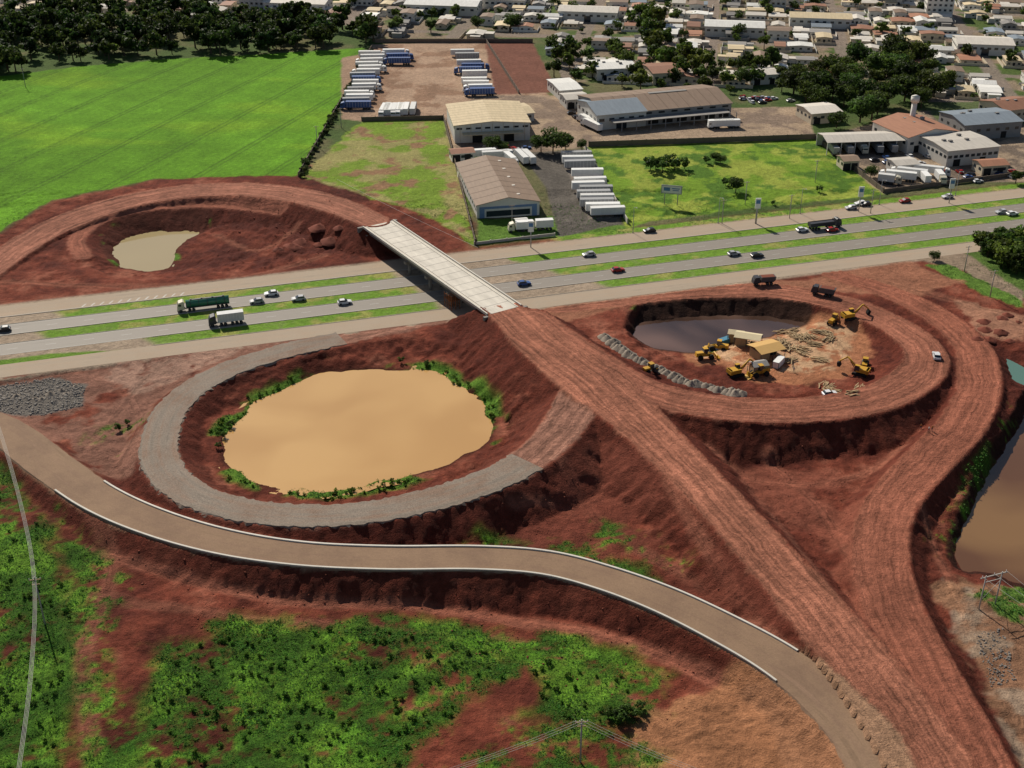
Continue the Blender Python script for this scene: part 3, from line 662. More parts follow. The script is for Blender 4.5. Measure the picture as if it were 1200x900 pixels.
for u,v,s in [(762,200,1.7),(776,202,1.9),(790,200,1.8),(802,198,1.5),(768,197,1.6),(784,196,1.7),(828,192,1),(850,218,1),(735,835,.8),(728,845,.9),(745,840,.7),(140,505,.7),(720,842,.8),(712,840,.7),(750,832,.6),(1190,300,2),(960,225,.8),(905,240,.6),(150,498,.5),(270,500,.6),(262,512,.6),(256,525,.5),(470,425,.6),(500,428,.5)]:
    place("bush",random.choice(tsm),on(u,v),random.uniform(0,6),s)
scatter_mass("hedge",[(434,58),(438,58),(355,208),(347,208)],110,TVs,.4,.9,(.05,.07,.02),0)
# ---------------------------------------------------------------- low weeds / grass tufts
def weeds():
    vg=veg.copy(); m=(Y<455)&(Y>150)&(np.abs(X)<190)&(vg>.35)&(np.abs(OFF)>27)
    jj,ii=np.nonzero(m); wts=vg[jj,ii]*np.where((Y[jj,ii]<300),1,.6); wts/=wts.sum()
    n=70000; k=rng.choice(len(jj),n,p=wts); x=X[jj[k],ii[k]]+rng.uniform(-.4,.4,n); y=Y[jj[k],ii[k]]+rng.uniform(-.4,.4,n); z=Hh[jj[k],ii[k]]
    s=rng.uniform(.08,.36,n)*(0.4+1.4*fbm(x,y,.1,3,5)); V=[];Cc=[]
    tint=(.5+1.1*fbm(x,y,.25,3,15))
    for b in range(4):
        a=rng.uniform(0,6.283,n); le=s*rng.uniform(.6,1.3,n)
        base=np.stack([x,y,z-.05],1); ax=np.stack([np.cos(a),np.sin(a),np.zeros(n)],1); up=np.array([0,0,1.])
        per=np.stack([-np.sin(a),np.cos(a),np.zeros(n)],1)
        p0=base+per*(s*.35)[:,None]; p1=base-per*(s*.35)[:,None]; tip=base+ax*(le*.9)[:,None]+up*(le*.6)[:,None]
        V.append(np.stack([p0,p1,tip],1)); 
        c=np.stack([rng.uniform(.03,.10,n),rng.uniform(.10,.22,n),rng.uniform(.008,.025,n)],1)*tint[:,None]; Cc.append(np.repeat(c,3,axis=0).reshape(n,3,3))
    V=np.concatenate(V).reshape(-1,3); Cc=np.concatenate(Cc).reshape(-1,3); nf=len(V)//3
    me=bpy.data.meshes.new("grass"); me.vertices.add(len(V)); me.vertices.foreach_set("co",V.astype(np.float32).ravel())
    me.loops.add(len(V)); me.loops.foreach_set("vertex_index",np.arange(len(V),dtype=np.int32)); me.polygons.add(nf)
    me.polygons.foreach_set("loop_start",np.arange(0,len(V),3,dtype=np.int32)); me.polygons.foreach_set("loop_total",np.full(nf,3,dtype=np.int32)); me.update()
    add_col(me,"Col",Cc); me.materials.append(leaf); place("grass",me,(0,0,0))
weeds()
def rocks(name,poly,n,smin,smax,mat,z=0,off_road=True):
    w=wpoly(poly,z); xs=[p[0] for p in w];ys=[p[1] for p in w]; mb=MB(); c=0
    while c<n:
        x=random.uniform(min(xs),max(xs)); y=random.uniform(min(ys),max(ys))
        if not inpoly(x,y,w): continue
        j=min(NY-1,np.searchsorted(GY,y));i=min(NX-1,np.searchsorted(GX,x))
        c+=1
        if off_road and any(rf[k].D[j,i]<rf[k].W[j,i]/2+.5 for k in ('ring','ramp','main','loop','rramp')): continue
        s=random.uniform(smin,smax)*random.uniform(.5,1)
        mb.box((x,y,Hs(x,y)+s*.1),(s,s*random.uniform(.6,1.2),s*.6),0,random.uniform(0,3),top=(random.uniform(.3,.8),random.uniform(.3,.8)),shift=(random.uniform(-.15,.15)*s,0))
    place(name,mb.mesh(name,[mat]),(0,0,0))
clod=M("earth_clod",(.20,.06,.035),.95,.3,1); stone=M("grey_stone",(.24,.215,.19),.9,.3,1)
rocks("earth_clods",[(60,580),(400,670),(700,690),(900,780),(780,840),(500,740),(200,730)],400,.15,.6,clod,-1)
rocks("earth_clods",[(560,600),(700,500),(900,700),(760,670)],200,.15,.5,clod,0)
rocks("earth_clods",[(850,520),(1030,520),(1020,640),(1080,800),(960,690)],200,.15,.5,clod,0)
rocks("earth_clods",[(240,250),(380,240),(420,300),(260,325)],160,.3,.8,clod,0)
rocks("stone_heap",[(-20,452),(60,440),(100,448),(95,470),(50,482),(-20,478)],1500,.25,.8,stone,0)
rocks("stone_heap",[(1140,745),(1175,740),(1190,800),(1160,810)],260,.2,.7,stone,-3)
# ---------------------------------------------------------------- buildings
wallc={'white':M("white_wall",(.68,.65,.59),.8,.15,.4),'cream':M("cream_wall",(.56,.48,.36),.8,.15,.4),'grey':M("grey_wall",(.30,.29,.28),.8,.2,.4)}
glass=M("window_glass",(.03,.04,.05),.15,.2,1,spec=.6); darkm=M("dark_opening",(.02,.02,.02),.8)
def roofm(n,c): return M("roof_"+n,c,.7,.3,.3,bump=.1,stretch=(3,.6,1))
R={'terracotta':roofm("terracotta",(.34,.16,.095)),'brown':roofm("brown",(.24,.165,.115)),'grey':roofm("grey",(.27,.25,.23)),'light':roofm("light",(.58,.53,.46)),'cream':roofm("cream",(.60,.48,.30)),'blue':roofm("slate",(.22,.26,.30)),'white':roofm("white",(.74,.72,.67)),'rust':roofm("rust",(.27,.13,.08))}
def gable(mb,w,d,h,rise,wm,rm,axis='x',ov=.5,win=True):
    mb.box((0,0,h/2),(w,d,h),wm)
    if axis=='x':
        for s in (-1,1):
            a=[(-w/2-ov,s*(d/2+ov),h-.1),(w/2+ov,s*(d/2+ov),h-.1),(w/2+ov,0,h+rise),(-w/2-ov,0,h+rise)]
            mb.face(a,rm); mb.face([(x,y,z+.18) for x,y,z in a][::-1],rm)
            mb.face([a[0],a[1],(a[1][0],a[1][1],a[1][2]+.18),(a[0][0],a[0][1],a[0][2]+.18)],wm)
        for s in (-1,1): mb.face([(s*w/2,-d/2,h),(s*w/2,d/2,h),(s*w/2,0,h+rise-.02)],wm)
    else:
        for s in (-1,1):
            a=[(s*(w/2+ov),-d/2-ov,h-.1),(s*(w/2+ov),d/2+ov,h-.1),(0,d/2+ov,h+rise),(0,-d/2-ov,h+rise)]
            mb.face(a,rm); mb.face([(x,y,z+.18) for x,y,z in a][::-1],rm)
        for s in (-1,1): mb.face([(-w/2,s*d/2,h),(w/2,s*d/2,h),(0,s*d/2,h+rise-.02)],wm)
def windows(mb,w,d,h,n,mat,zc,ww=1.6,wh=1.2,sides=(1,1,1,1)):
    for i in range(n):
        x=-w/2+w*(i+.5)/n
        if sides[0]: mb.box((x,-d/2-.02,zc),(ww,.08,wh),mat)
        if sides[1]: mb.box((x,d/2+.02,zc),(ww,.08,wh),mat)
    m2=max(1,int(n*d/w))
    for i in range(m2):
        y=-d/2+d*(i+.5)/m2
        if sides[2]: mb.box((-w/2-.02,y,zc),(.08,ww,wh),mat)
        if sides[3]: mb.box((w/2+.02,y,zc),(.08,ww,wh),mat)
def foot(A,B,Cc):
    a=P(*A)[:2];b=P(*B)[:2];c=P(*Cc)[:2]; ex=b-a; w=np.linalg.norm(ex); ex/=w; ey=np.array([-ex[1],ex[0]]); d=abs(np.dot(c-a,ey))
    ctr=a+ex*w/2+ey*d/2; return w,d,(ctr[0],ctr[1],0),math.atan2(ex[1],ex[0])
def ridges(mb,w,d,h,rise,mat,axis,n):
    for i in range(1,n):
        if axis=='y':
            y=-d/2+d*i/n
            for s in (-1,1): mb.face([(s*(w/2+.4),y-.12,h+.13),(s*(w/2+.4),y+.12,h+.13),(0,y+.12,h+rise+.22),(0,y-.12,h+rise+.22)],mat)
        else:
            x=-w/2+w*i/n
            for s in (-1,1): mb.face([(x-.12,s*(d/2+.4),h+.13),(x+.12,s*(d/2+.4),h+.13),(x+.12,0,h+rise+.22),(x-.12,0,h+rise+.22)],mat)
w,d,c_,r_=foot((533,168),(621,164),(527,142)); mb=MB(); gable(mb,w,d,8,1.2,0,1,'y'); ridges(mb,w,d,8,1.2,4,'y',9)
for i in range(7): mb.box((-w/2+w*(i+.5)/7,-d/2-.03,4.2),(.25,.12,8),2)
mb.box((-w*.2,-d/2-.05,2.2),(4.5,.12,4.4),3); mb.box((w*.22,-d/2-.05,2.2),(4.5,.12,4.4),3); windows(mb,w,d,8,8,3,6.4,2.4,.8,(1,0,1,1))
mb.box((0,-d/2-2.2,4.6),(w*.8,4.2,.2),1)
place("warehouse",mb.mesh("warehouse",[wallc['white'],R['cream'],wallc['cream'],darkm,M("roof_seam",(.40,.31,.2),.8)]),c_,r_)
w,d,c_,r_=foot((559,257),(632,252),(541,206)); mb=MB(); gable(mb,w,d,5.5,2.4,0,1,'y'); ridges(mb,w,d,5.5,2.4,5,'y',8)
mb.box((0,-d/2-.04,1.8),(w*.7,.1,2.2),3); mb.box((-w*.42,-d/2-.05,2),(w*.08,.12,4),2); mb.box((w*.42,-d/2-.05,2),(w*.08,.12,4),2); mb.box((0,-d/2-.05,4.2),(w*.92,.1,.9),2)
windows(mb,w,d,5.5,6,3,3.2,2.2,1,(0,0,1,1))
for k in range(5): mb.box((w*.2,-d/2+d*(k+.5)/5,6.85),(1.2,1.2,.8),4)
place("warehouse",mb.mesh("warehouse",[wallc['white'],R['brown'],M("blue_trim",(.16,.25,.42),.5),glass,R['light'],M("roof_seam_dark",(.14,.09,.06),.8)]),c_,r_)
w,d,c_,r_=foot((706,152),(856,138),(684,128)); mb=MB()
gable(mb,w,d,7,3,0,1,'x'); ridges(mb,w,d,7,3,4,'x',12)
mb.box((0,-d/2-3,4.4),(w*.9,6,.25),2)
for i in range(9):
    x=-w/2+w*(i+.5)/9; mb.box((x,-d/2-.05,2.4),(w/9*.7,.12,3.6),3); mb.box((x+w/18,-d/2-5.8,2.15),(.3,.3,4.3),0)
windows(mb,w,d,7,10,3,5.8,3,.8,(1,1,1,1))
mb.box((w*.1,-.0,9.9),(w*.3,2.2,.7),2)
place("logistics_shed",mb.mesh("logistics_shed",[wallc['grey'],R['brown'],R['grey'],darkm,MC['roof_seam_dark']]),c_,r_)
mb=MB(); gable(mb,24,26,7,2.6,0,1,'x'); windows(mb,24,26,7,5,2,4.5,2.5,1.4); mb.box((0,-13.1,2),(5,.15,4),2)
place("office_building",mb.mesh("office",[wallc['white'],R['blue'],glass]),P(716,141),r_)
def generic(name,A,B,Cc,h,rise,wm,rm,ax='x',nw=6,awn=False):
    w,d,c_,r_=foot(A,B,Cc); mb=MB(); gable(mb,w,d,h,rise,0,1,ax); windows(mb,w,d,h,nw,2,h*.6,1.8,1.2); mb.box((w*.2,-d/2-.06,1.5),(2.6,.14,3),3); mb.box((-w*.3,-d/2-.06,1.5),(3.2,.14,3),3)
    if w>18: 
        for k in range(4): mb.box((random.uniform(-.35,.35)*w,random.uniform(-.2,.3)*d,h+rise*.6+.4),(1.6,1.2,1.2),4)
    place(name,mb.mesh(name,[wallc[wm],R[rm],glass,darkm,R['grey']]),c_,r_)
def canopy(name,A,B,Cc,h,rm,n=6):
    w,d,c_,r_=foot(A,B,Cc); mb=MB()
    for s in (-1,1): mb.face([(-w/2,s*d/2,h),(w/2,s*d/2,h),(w/2,0,h+1.2),(-w/2,0,h+1.2)],1); mb.face([(-w/2,s*d/2,h-.2),(w/2,s*d/2,h-.2),(w/2,0,h+1.0),(-w/2,0,h+1.0)],1)
    for i in range(n+1):
        for s in (-1,1): mb.box((-w/2+.3+(w-.6)*i/n,s*(d/2-.3),h/2),(.35,.35,h),0)
    mb.box((0,d/2-.1,h/2),(w,.2,h),0)
    place(name,mb.mesh(name,[wallc['white'],R[rm]]),c_,r_)
canopy("canopy_shed",(968,182),(1066,179),(955,170),5.5,'light')
generic("factory_building",(1062,180),(1120,172),(1040,158),7,2.5,'white','terracotta','y')
generic("factory_building",(1108,196),(1168,190),(1092,176),7,.6,'white','light','x',9)
generic("factory_building",(1128,165),(1195,160),(1105,148),7,1.5,'grey','blue','x')
generic("small_building",(1176,145),(1215,140),(1165,130),6,2,'cream','rust','x')
generic("small_building",(656,118),(682,116),(652,104),5,.6,'white','white','x',3)
generic("small_building",(664,128),(690,126),(660,120),4.5,.8,'white','light','x',3)
generic("small_building",(582,146),(626,142),(575,134),4,.8,'white','cream','x',4)
generic("small_building",(700,95),(745,93),(695,84),6,1,'white','white','x',4)
generic("small_building",(765,100),(800,98),(760,88),6,1,'cream','rust','x',4)
generic("small_building",(1050,205),(1076,203),(1047,196),4,.6,'white','light','x',3)
generic("small_building",(988,200),(1006,199),(984,193),4,.8,'cream','brown','x',2)
generic("gatehouse",(606,270),(618,269),(604,266),3.2,.5,'white','white','x',2)
generic("house",(530,190),(556,188),(528,184),3.5,.8,'white','rust','x',3)
generic("house",(1150,206),(1180,204),(1146,198),4,1,'cream','terracotta','x',3)
generic("small_building",(950,146),(985,143),(945,134),5,1,'cream','light','x',4)
generic("small_building",(880,100),(915,98),(876,92),5,1,'white','light','x',4)
mb=MB(); mb.cyl((0,0,0),(0,0,15),1.3,1.2,14); mb.cyl((0,0,15),(0,0,17.5),1.9,1.9,14); mb.cyl((0,0,17.5),(0,0,18.2),1.9,.3,14)
place("water_tower",mb.mesh("water_tower",[wallc['white']]),P(1066,158))
def wall(pts,h=2,mat=None,t=.25,name="perimeter_wall"):
    mb=MB()
    for (a,b) in zip(pts[:-1],pts[1:]):
        p=on(*a);q=on(*b); dx=q-p; l=np.hypot(dx[0],dx[1]); m=(p+q)/2; mb.box((m[0],m[1],m[2]+h/2),(l,t,h),0,math.atan2(dx[1],dx[0]))
        k=int(l/6)
        for i in range(k+1):
            s=p+dx*i/max(1,k); mb.box((s[0],s[1],s[2]+h/2+.1),(.4,.4,h+.2),0,math.atan2(dx[1],dx[0]))
    place(name,mb.mesh(name,[mat or conc]),(0,0,0))
dw=M("weathered_wall",(.17,.13,.10),.9,.3,.6)
wall([(520,140),(557,287)],2.2,dw); wall([(424,142),(520,140)],2,dw); wall([(690,172),(955,163)],2.4,dw); wall([(684,172),(735,262)],2,conc); wall([(955,163),(1035,226)],2,dw)
wall([(436,56),(350,207)],1.8,dw,name="field_wall"); wall([(570,50),(608,110)],2,dw); wall([(556,287),(650,277)],1.2,conc); wall([(1035,226),(1200,205)],1.6,dw); wall([(440,50),(624,50)],2.2,dw)
# ---------------------------------------------------------------- town houses
hm=[]
combos=[('white','terracotta'),('cream','terracotta'),('white','brown'),('cream','light'),('white','light'),('grey','grey'),('white','white'),('cream','rust'),('white','blue'),('white','cream'),('cream','brown'),('white','light'),('white','grey'),('white','white'),('cream','cream'),('white','light')]
for i,(a,b) in enumerate(combos):
    w=random.uniform(8,15);d=random.uniform(7,13);h=random.choice([3.2,3.5,4,6.2]); mb=MB(); gable(mb,w,d,h,random.uniform(.3,1.3),0,1,random.choice('xy')); windows(mb,w,d,h,3,2,h*.55,1.5,1.1); mb.box((0,-d/2-.06,1.1),(1,.14,2.2),3)
    if i%2:
        mb.box((w/2+1.8,1,1.4),(3.6,d*.6,2.8),0); mb.box((w/2+1.9,1,2.9),(4.2,d*.65,.2),1)
    if i%3==0:
        mb.box((-w*.1,d/2+3,1.5),(w*.5,5,3),0); mb.box((-w*.1,d/2+3,3.1),(w*.55,5.6,.2),1)
    mb.box((-w/2-2.2,0,.9),(.15,d+8,1.8),0)
    mb.box((0,-d/2-4,.8),(w+4.4,.15,1.6),0)
    hm.append(mb.mesh("house",[wallc[a],R[b],glass,darkm]))
tarr=[]; nh=0; grng=random.Random(3)
bu=int(900/TB)+1
for iu in range(-bu,bu+1):
    for iv in range(int(430/TD),int(1500/TD)):
        for a in range(5):
            for b in range(3):
                U=iu*TB+ 8+ (a+.5)*(TB-12)/5 + grng.uniform(-1.5,1.5); V=iv*TD+ 5+(b+.5)*(TD-9)/3+grng.uniform(-1.5,1.5)
                x=U*ct-V*st; y=U*st+V*ct
                if y<520 or y>1100 or abs(x)>y*.48+50: continue
                if inpoly(x,y,town_excl[0]): continue
                dens=.8*(.5+.9*float(fbm(np.array(x),np.array(y),.012,2,71)))
                if grng.random()<dens:
                    place("house",grng.choice(hm),(x,y,Hs(x,y)-.05),TA+grng.choice([0,math.pi/2,math.pi,-math.pi/2])+grng.uniform(-.04,.04),grng.uniform(.75,1.0)); nh+=1
                if grng.random()<.46:
                        t=grng.uniform(.7,1.6)
                        tarr.append((grng.choice(TV_),np.array([x+grng.uniform(-7,7),y+grng.uniform(-9,9),-.2]),grng.uniform(.35,1.05),grng.uniform(0,6),np.array([t*1.1,t,t])))
for i in range(0,len(tarr),250):
    place("town_trees",tree_mesh("town_trees",tarr[i:i+250],(.065,.105,.02)),(0,0,0))
print("houses",nh,"trees",len(tarr))
for (u,v,fl) in [(1098,18,5),(300,10,4),(425,4,4),(905,10,3),(1040,4,4)]:
    mb=MB(); mb.box((0,0,fl*1.5),(16,14,fl*3),0); mb.box((0,0,fl*3+.3),(16.6,14.6,.6),1); mb.box((3,2,fl*3+1.6),(4,4,2.4),0)
    for k in range(fl): windows(mb,16,14,3,5,2,k*3+1.6,1.6,1.3)
    place("apartment_block",mb.mesh("apartment",[wallc['white'],R['light'],glass]),P(u,v),TA)
for (u,v,w_,d_,rm) in [(350,12,40,18,'light'),(520,14,46,20,'white'),(690,22,36,18,'light'),(590,8,30,16,'grey'),(860,40,34,18,'white'),(1150,60,30,20,'light'),(960,30,36,16,'cream')]:
    mb=MB(); gable(mb,w_,d_,6,1.5,0,1,'x'); windows(mb,w_,d_,6,8,2,3.8,2,1.2); mb.box((0,-d_/2-.06,1.8),(4,.14,3.6),2)
    place("commercial_shed",mb.mesh("commercial_shed",[wallc['white'],R[rm],glass]),P(u,v),TA)
# ---------------------------------------------------------------- vehicles
tyre=M("tyre",(.02,.02,.02),.9); chrome=M("steel_frame",(.08,.08,.08),.6)
def paintm(n,c): return M("car_paint_"+n,c,.3,.04,1,spec=.5)
def wheel(mb,x,y,r=.34,w=.24,mat=2,rim=None):
    mb.cyl((x,y-w/2,r),(x,y+w/2,r),r,n=12,mat=mat); mb.cyl((x,y-w/2-.01,r),(x,y+w/2+.01,r),r*.5,n=8,mat=3)
def car(name,c,L=4.2,W=1.75,H=1.45,suv=False):
    mb=MB(); hl=L/2
    prof=[(-hl,.35),(-hl,.82),(-hl+.15,.92),(-hl*.42,.98),(hl*.35,.98),(hl-.35,.86),(hl,.7),(hl,.35),(hl-.5,.25),(-hl+.4,.25)]
    mb.extr(prof,-W/2,W/2,0)
    cab=[(-hl+.25,.95),(-hl+.7 if not suv else -hl+.35,H-.06),(-hl*.3,H),(hl*.05,H-.03),(hl*.42,.96)]
    mb.extr(cab,-W/2+.12,W/2-.12,1); 
    mb.box(((-hl+.7+hl*.05)/2-.05,0,H),(L*.34,W-.34,.05),0)
    for x in (-hl*.62,hl*.62):
        for s in (-1,1): wheel(mb,x,s*(W/2-.1))
    for s in (-1,1): mb.box((hl-.02,s*W*.33,.68),(.08,.32,.14),4); mb.box((-hl,s*W*.36,.78),(.06,.25,.14),5); mb.box((hl*.25,s*(W/2+.06),1.0),(.15,.16,.12),0)
    return mb.mesh(name,[paintm(name,c),glass,tyre,chrome,white,M("tail_red",(.3,.02,.02),.4)])
carm={k:car(k,c) for k,c in dict(white=(.7,.7,.7),red=(.35,.02,.02),black=(.02,.02,.025),silver=(.4,.4,.41),blue=(.04,.09,.25)).items()}
def trailer(name,cargo,cab,L=13,cabon=True,tank=False,low=False):
    mb=MB(); x0=-L/2
    if tank:
        mb.cyl((x0,0,2.35),(L/2,0,2.35),1.2,n=18,mat=0)
        for i in range(5): mb.cyl((x0+L*(i+.5)/5-.1,0,2.35),(x0+L*(i+.5)/5+.1,0,2.35),1.24,n=18,mat=1)
        mb.box((0,0,3.6),(L*.8,.7,.1),3)
        for i in range(4): mb.cyl((x0+L*(i+.5)/4,0,3.5),(x0+L*(i+.5)/4,0,3.85),.3,n=10,mat=3)
        mb.box((0,0,1.2),(L,2.0,.25),1)
    elif low:
        mb.box((0,0,1.5),(L,2.5,.25),1)
        for s in (-1,1): mb.box((0,s*1.22,2.2),(L,.08,1.2),0)
        mb.box((x0,0,2.2),(.08,2.4,1.2),0); mb.box((L/2,0,2.4),(.08,2.4,1.6),0); mb.box((0,0,2.1),(L-.3,2.3,1.0),4)
    else:
        mb.box((0,0,2.55),(L,2.55,2.7),0); mb.box((0,0,3.93),(L-.1,2.45,.06),0)
        for i in range(9): 
            for s in (-1,1): mb.box((x0+L*(i+.5)/9,s*1.28,2.55),(.08,.05,2.6),5)
        mb.box((0,0,1.1),(L-.4,1.2,.25),1)
    for x in (x0+1,x0+2.3,x0+3.6):
        for s in (-1,1): wheel(mb,x,s*1.0,.5,.5)
    if cabon:
        cx=L/2+1.6
        mb.extr([(cx-1.1,.9),(cx-1.1,3.4),(cx-.7,3.7),(cx+.6,3.3),(cx+1.1,2.2),(cx+1.2,.7)],-1.22,1.22,4)
        mb.box((cx+.93,0,2.55),(.12,2.1,.85),6,top=(1,1)); 
        for s in (-1,1): mb.box((cx+.3,s*1.23,2.5),(.9,.06,.7),6)
        mb.box((L/2-.6,0,.95),(4.6,1.0,.3),1)
        for x in (cx+.2,cx-2.6,cx-3.8):
            for s in (-1,1): wheel(mb,x,s*1.0,.5,.45)
        mb.box((cx+1.2,0,.75),(.15,2.3,.5),1)
    else:
        for s in (-1,1): mb.box((L/2-2.5,s*.8,.6),(.15,.15,1.2),1)
    return mb.mesh(name,[cargo,chrome,tyre,chrome,cab,white,glass])
wp=M("trailer_white",(.72,.71,.68),.5,.16,.6); grp=M("tank_green",(.03,.16,.10),.4,.1,1,spec=.5); cream=M("cab_cream",(.6,.55,.42),.4,.05)
bl=M("trailer_blue",(.05,.10,.26),.5,.1); dk=M("cab_dark",(.05,.05,.06),.5,.1); gyt=M("trailer_grey",(.3,.3,.3),.6,.15)
tr_w=trailer("semi_trailer",wp,wp,13,False); tr_g=trailer("semi_trailer",gyt,wp,13,False); tk_w=trailer("truck",wp,wp,12,True); tk_b=trailer("truck",bl,bl,12,True); tk_s=trailer("truck",wp,cream,6.5,True)
tankt=trailer("tanker_truck",grp,cream,13.5,True,True); opent=trailer("open_truck",dk,dk,10,True,False,True); boxw=trailer("box_truck",M("tarp_white",(.6,.6,.58),.6),dk,8,True)
for (nm,me,u,v,back) in [("tanker_truck",tankt,244,361,1),("cargo_truck",boxw,271,379,1),("cargo_truck",opent,962,268,0)]:
    p=P(u,v,0); place(nm,me,(p[0],p[1],.04),HANG+math.pi*back)
for u,v,c,b in [(301,355,'silver',1),(318,346,'white',1),(404,356,'white',0),(614,334,'blue',0),(724,318,'red',0),(761,272,'black',1),(887,301,'black',0),(860,299,'silver',0),(1008,240,'white',1),(1014,241,'black',1),(940,271,'white',0),(975,271,'red',0),(1173,250,'silver',1),(1186,252,'white',0),(4,388,'black',1),(690,300,'silver',1),(350,352,'silver',1),(505,315,'black',1),(1110,232,'white',1),(1060,237,'red',1),(997,245,'silver',1)]:
    p=P(u,v,0); place("car",carm[c],(p[0],p[1],.04),HANG+math.pi*b,1.08)
def row(u0,v0,u1,v1,n,ang,meshes,name="semi_trailer",skip=.1):
    for i in range(n):
        if random.random()<skip: continue
        t=i/(n-1); p=P(u0+(u1-u0)*t,v0+(v1-v0)*t); place(name,random.choice(meshes),(p[0]+random.uniform(-1.5,1.5),p[1]+random.uniform(-.3,.3),0),ang+random.uniform(-.04,.04)+random.choice([0,math.pi]))
row(436,68,418,128,15,math.radians(3),[tr_w,tr_w,tk_w,tk_w,tr_g,tk_b]); row(462,66,466,76,3,math.radians(3),[tk_b,tk_w])
row(545,66,562,112,12,math.radians(3),[tr_w,tk_w,tk_b,tr_g,tr_w])
row(450,134,484,133,8,math.radians(88),[tr_w,tr_w,tk_w],skip=0)
row(676,188,708,254,14,math.radians(4),[tr_w,tr_w,tr_w,tr_g],skip=.03)
row(596,190,622,190,3,math.radians(110),[tk_s,tk_w]); row(566,185,580,187,2,math.radians(10),[tr_w])
row(690,147,698,152,2,math.radians(120),[tk_w]); row(845,150,852,150,2,math.radians(5),[tk_w],skip=0)
row(1042,215,1085,205,4,math.radians(160),[tk_s,tk_w],skip=0); row(975,178,1040,176,5,math.radians(90),[tk_s,tr_g]); row(1085,214,1100,212,2,math.radians(90),[tk_s])
row(616,271,636,269,2,math.radians(8),[tk_s],skip=0)
for k in range(60):
    u,v=random.choice([(random.uniform(760,930),random.uniform(116,122)),(random.uniform(1100,1190),random.uniform(200,214)),(random.uniform(1000,1180),random.uniform(183,195)),(random.uniform(870,900),random.uniform(114,120)),(random.uniform(660,700),random.uniform(130,140)),(random.uniform(560,625),random.uniform(172,178))])
    p=P(u,v); place("parked_car",random.choice(list(carm.values())),p,random.choice([0,1.57])+HANG)
yel=M("machine_yellow",(.55,.30,.03),.5,.15,2)
def excavator():
    mb=MB()
    for s in (-1,1):
        mb.extr([(-2,.1),(-2.2,.5),(-1.9,.95),(1.9,.95),(2.2,.5),(2,.1)],s*1.25-.3,s*1.25+.3,1)
    mb.box((0,0,1.0),(1.6,1.6,.3),1); mb.box((-.6,0,1.75),(3.6,2.6,1.1),0,top=(.96,.94)); mb.box((-2.1,0,1.7),(.8,2.7,1.2),0)
    mb.box((.9,.8,2.4),(1.5,1.0,1.5),2,top=(.8,.9)); mb.box((.85,.8,3.18),(1.4,1.0,.1),0)
    for a,b,r in (((1.2,-.2,1.8),(4.2,-.2,4.6),.3),((4.2,-.2,4.6),(6.6,-.2,2.6),.24)): mb.cyl(a,b,r,r*.8,6,0)
    mb.cyl((2,-.2,1.7),(3.4,-.2,3.4),.1,n=6,mat=1); mb.extr([(6.3,2.6),(7.1,2.2),(6.9,1.1),(6.1,.9),(5.9,1.5)],-.75,.35,1)
    return mb.mesh("excavator",[yel,tyre,glass])
def loader():
    mb=MB(); 
    for x in (-1.7,1.7):
        for s in (-1,1): mb.cyl((x,s*1.1-.3,.8),(x,s*1.1+.3,.8),.8,n=14,mat=1)
    mb.box((-1.6,0,1.7),(2.8,1.7,1.2),0,top=(.9,.9)); mb.box((.2,0,1.3),(2,1.2,.8),0); mb.box((-.1,0,2.7),(1.3,1.5,1.5),2,top=(.85,.9)); mb.box((-.1,0,3.5),(1.4,1.6,.1),0)
    for s in (-1,1): mb.cyl((.8,s*.5,1.8),(3.4,s*.5,.9),.15,n=6,mat=0)
    mb.extr([(3.2,.2),(4.6,.15),(3.7,.4),(3.4,1.4),(3.1,1.3)],-1.4,1.4,0)
    return mb.mesh("wheel_loader",[yel,tyre,glass])
def grader():
    mb=MB()
    for x in (-2.6,-1.2,3.4):
        for s in (-1,1): mb.cyl((x,s*1.0-.2,.65),(x,s*1.0+.2,.65),.65,n=12,mat=1)
    mb.box((-2,0,1.5),(2.8,1.4,1),0); mb.box((-.3,0,2.1),(1.3,1.4,1.9),2); mb.box((-.3,0,3.1),(1.4,1.5,.1),0); mb.cyl((.3,0,1.7),(3.8,0,1.3),.18,n=6,mat=0); mb.box((1.3,0,.6),(.15,3.8,.6),0,.4); mb.cyl((1.3,0,.9),(1.3,0,1.5),.5,n=10,mat=0)
    return mb.mesh("road_grader",[yel,tyre,glass])
def roller():
    mb=MB(); mb.cyl((1.5,-1.05,.75),(1.5,1.05,.75),.75,n=16,mat=1)
    for s in (-1,1): mb.cyl((-1.3,s*.9-.25,.7),(-1.3,s*.9+.25,.7),.7,n=12,mat=2)
    mb.box((-1.3,0,1.45),(2,1.5,.8),0); mb.box((1.5,0,1.3),(.5,2.4,.2),0); mb.box((.2,0,2.1),(1.3,1.4,1.5),3); mb.box((.2,0,2.9),(1.5,1.6,.1),0)
    return mb.mesh("soil_roller",[yel,chrome,tyre,glass])
def dump():
    mb=MB()
    for x in (-2.2,-.9,2.9):
        for s in (-1,1): wheel(mb,x,s*1.0,.55,.45)
    mb.box((.2,0,.95),(7,1,.35),1); mb.extr([(-3.4,1.4),(-3.7,2.9),(1.4,2.9),(1.5,1.3)],-1.25,1.25,0); mb.box((-1.1,0,2.92),(4.4,2.2,.1),4)
    mb.extr([(1.9,.9),(1.9,3.0),(3.3,3.0),(3.9,2.0),(4.0,.8)],-1.2,1.2,5); mb.box((3.65,0,2.4),(.1,2,.8),6); 
    return mb.mesh("dump_truck",[M("dump_body",(.10,.09,.09),.6),chrome,tyre,chrome,clod,dk,glass])
ex,ld,gr,ro,dp=excavator(),loader(),grader(),roller(),dump()
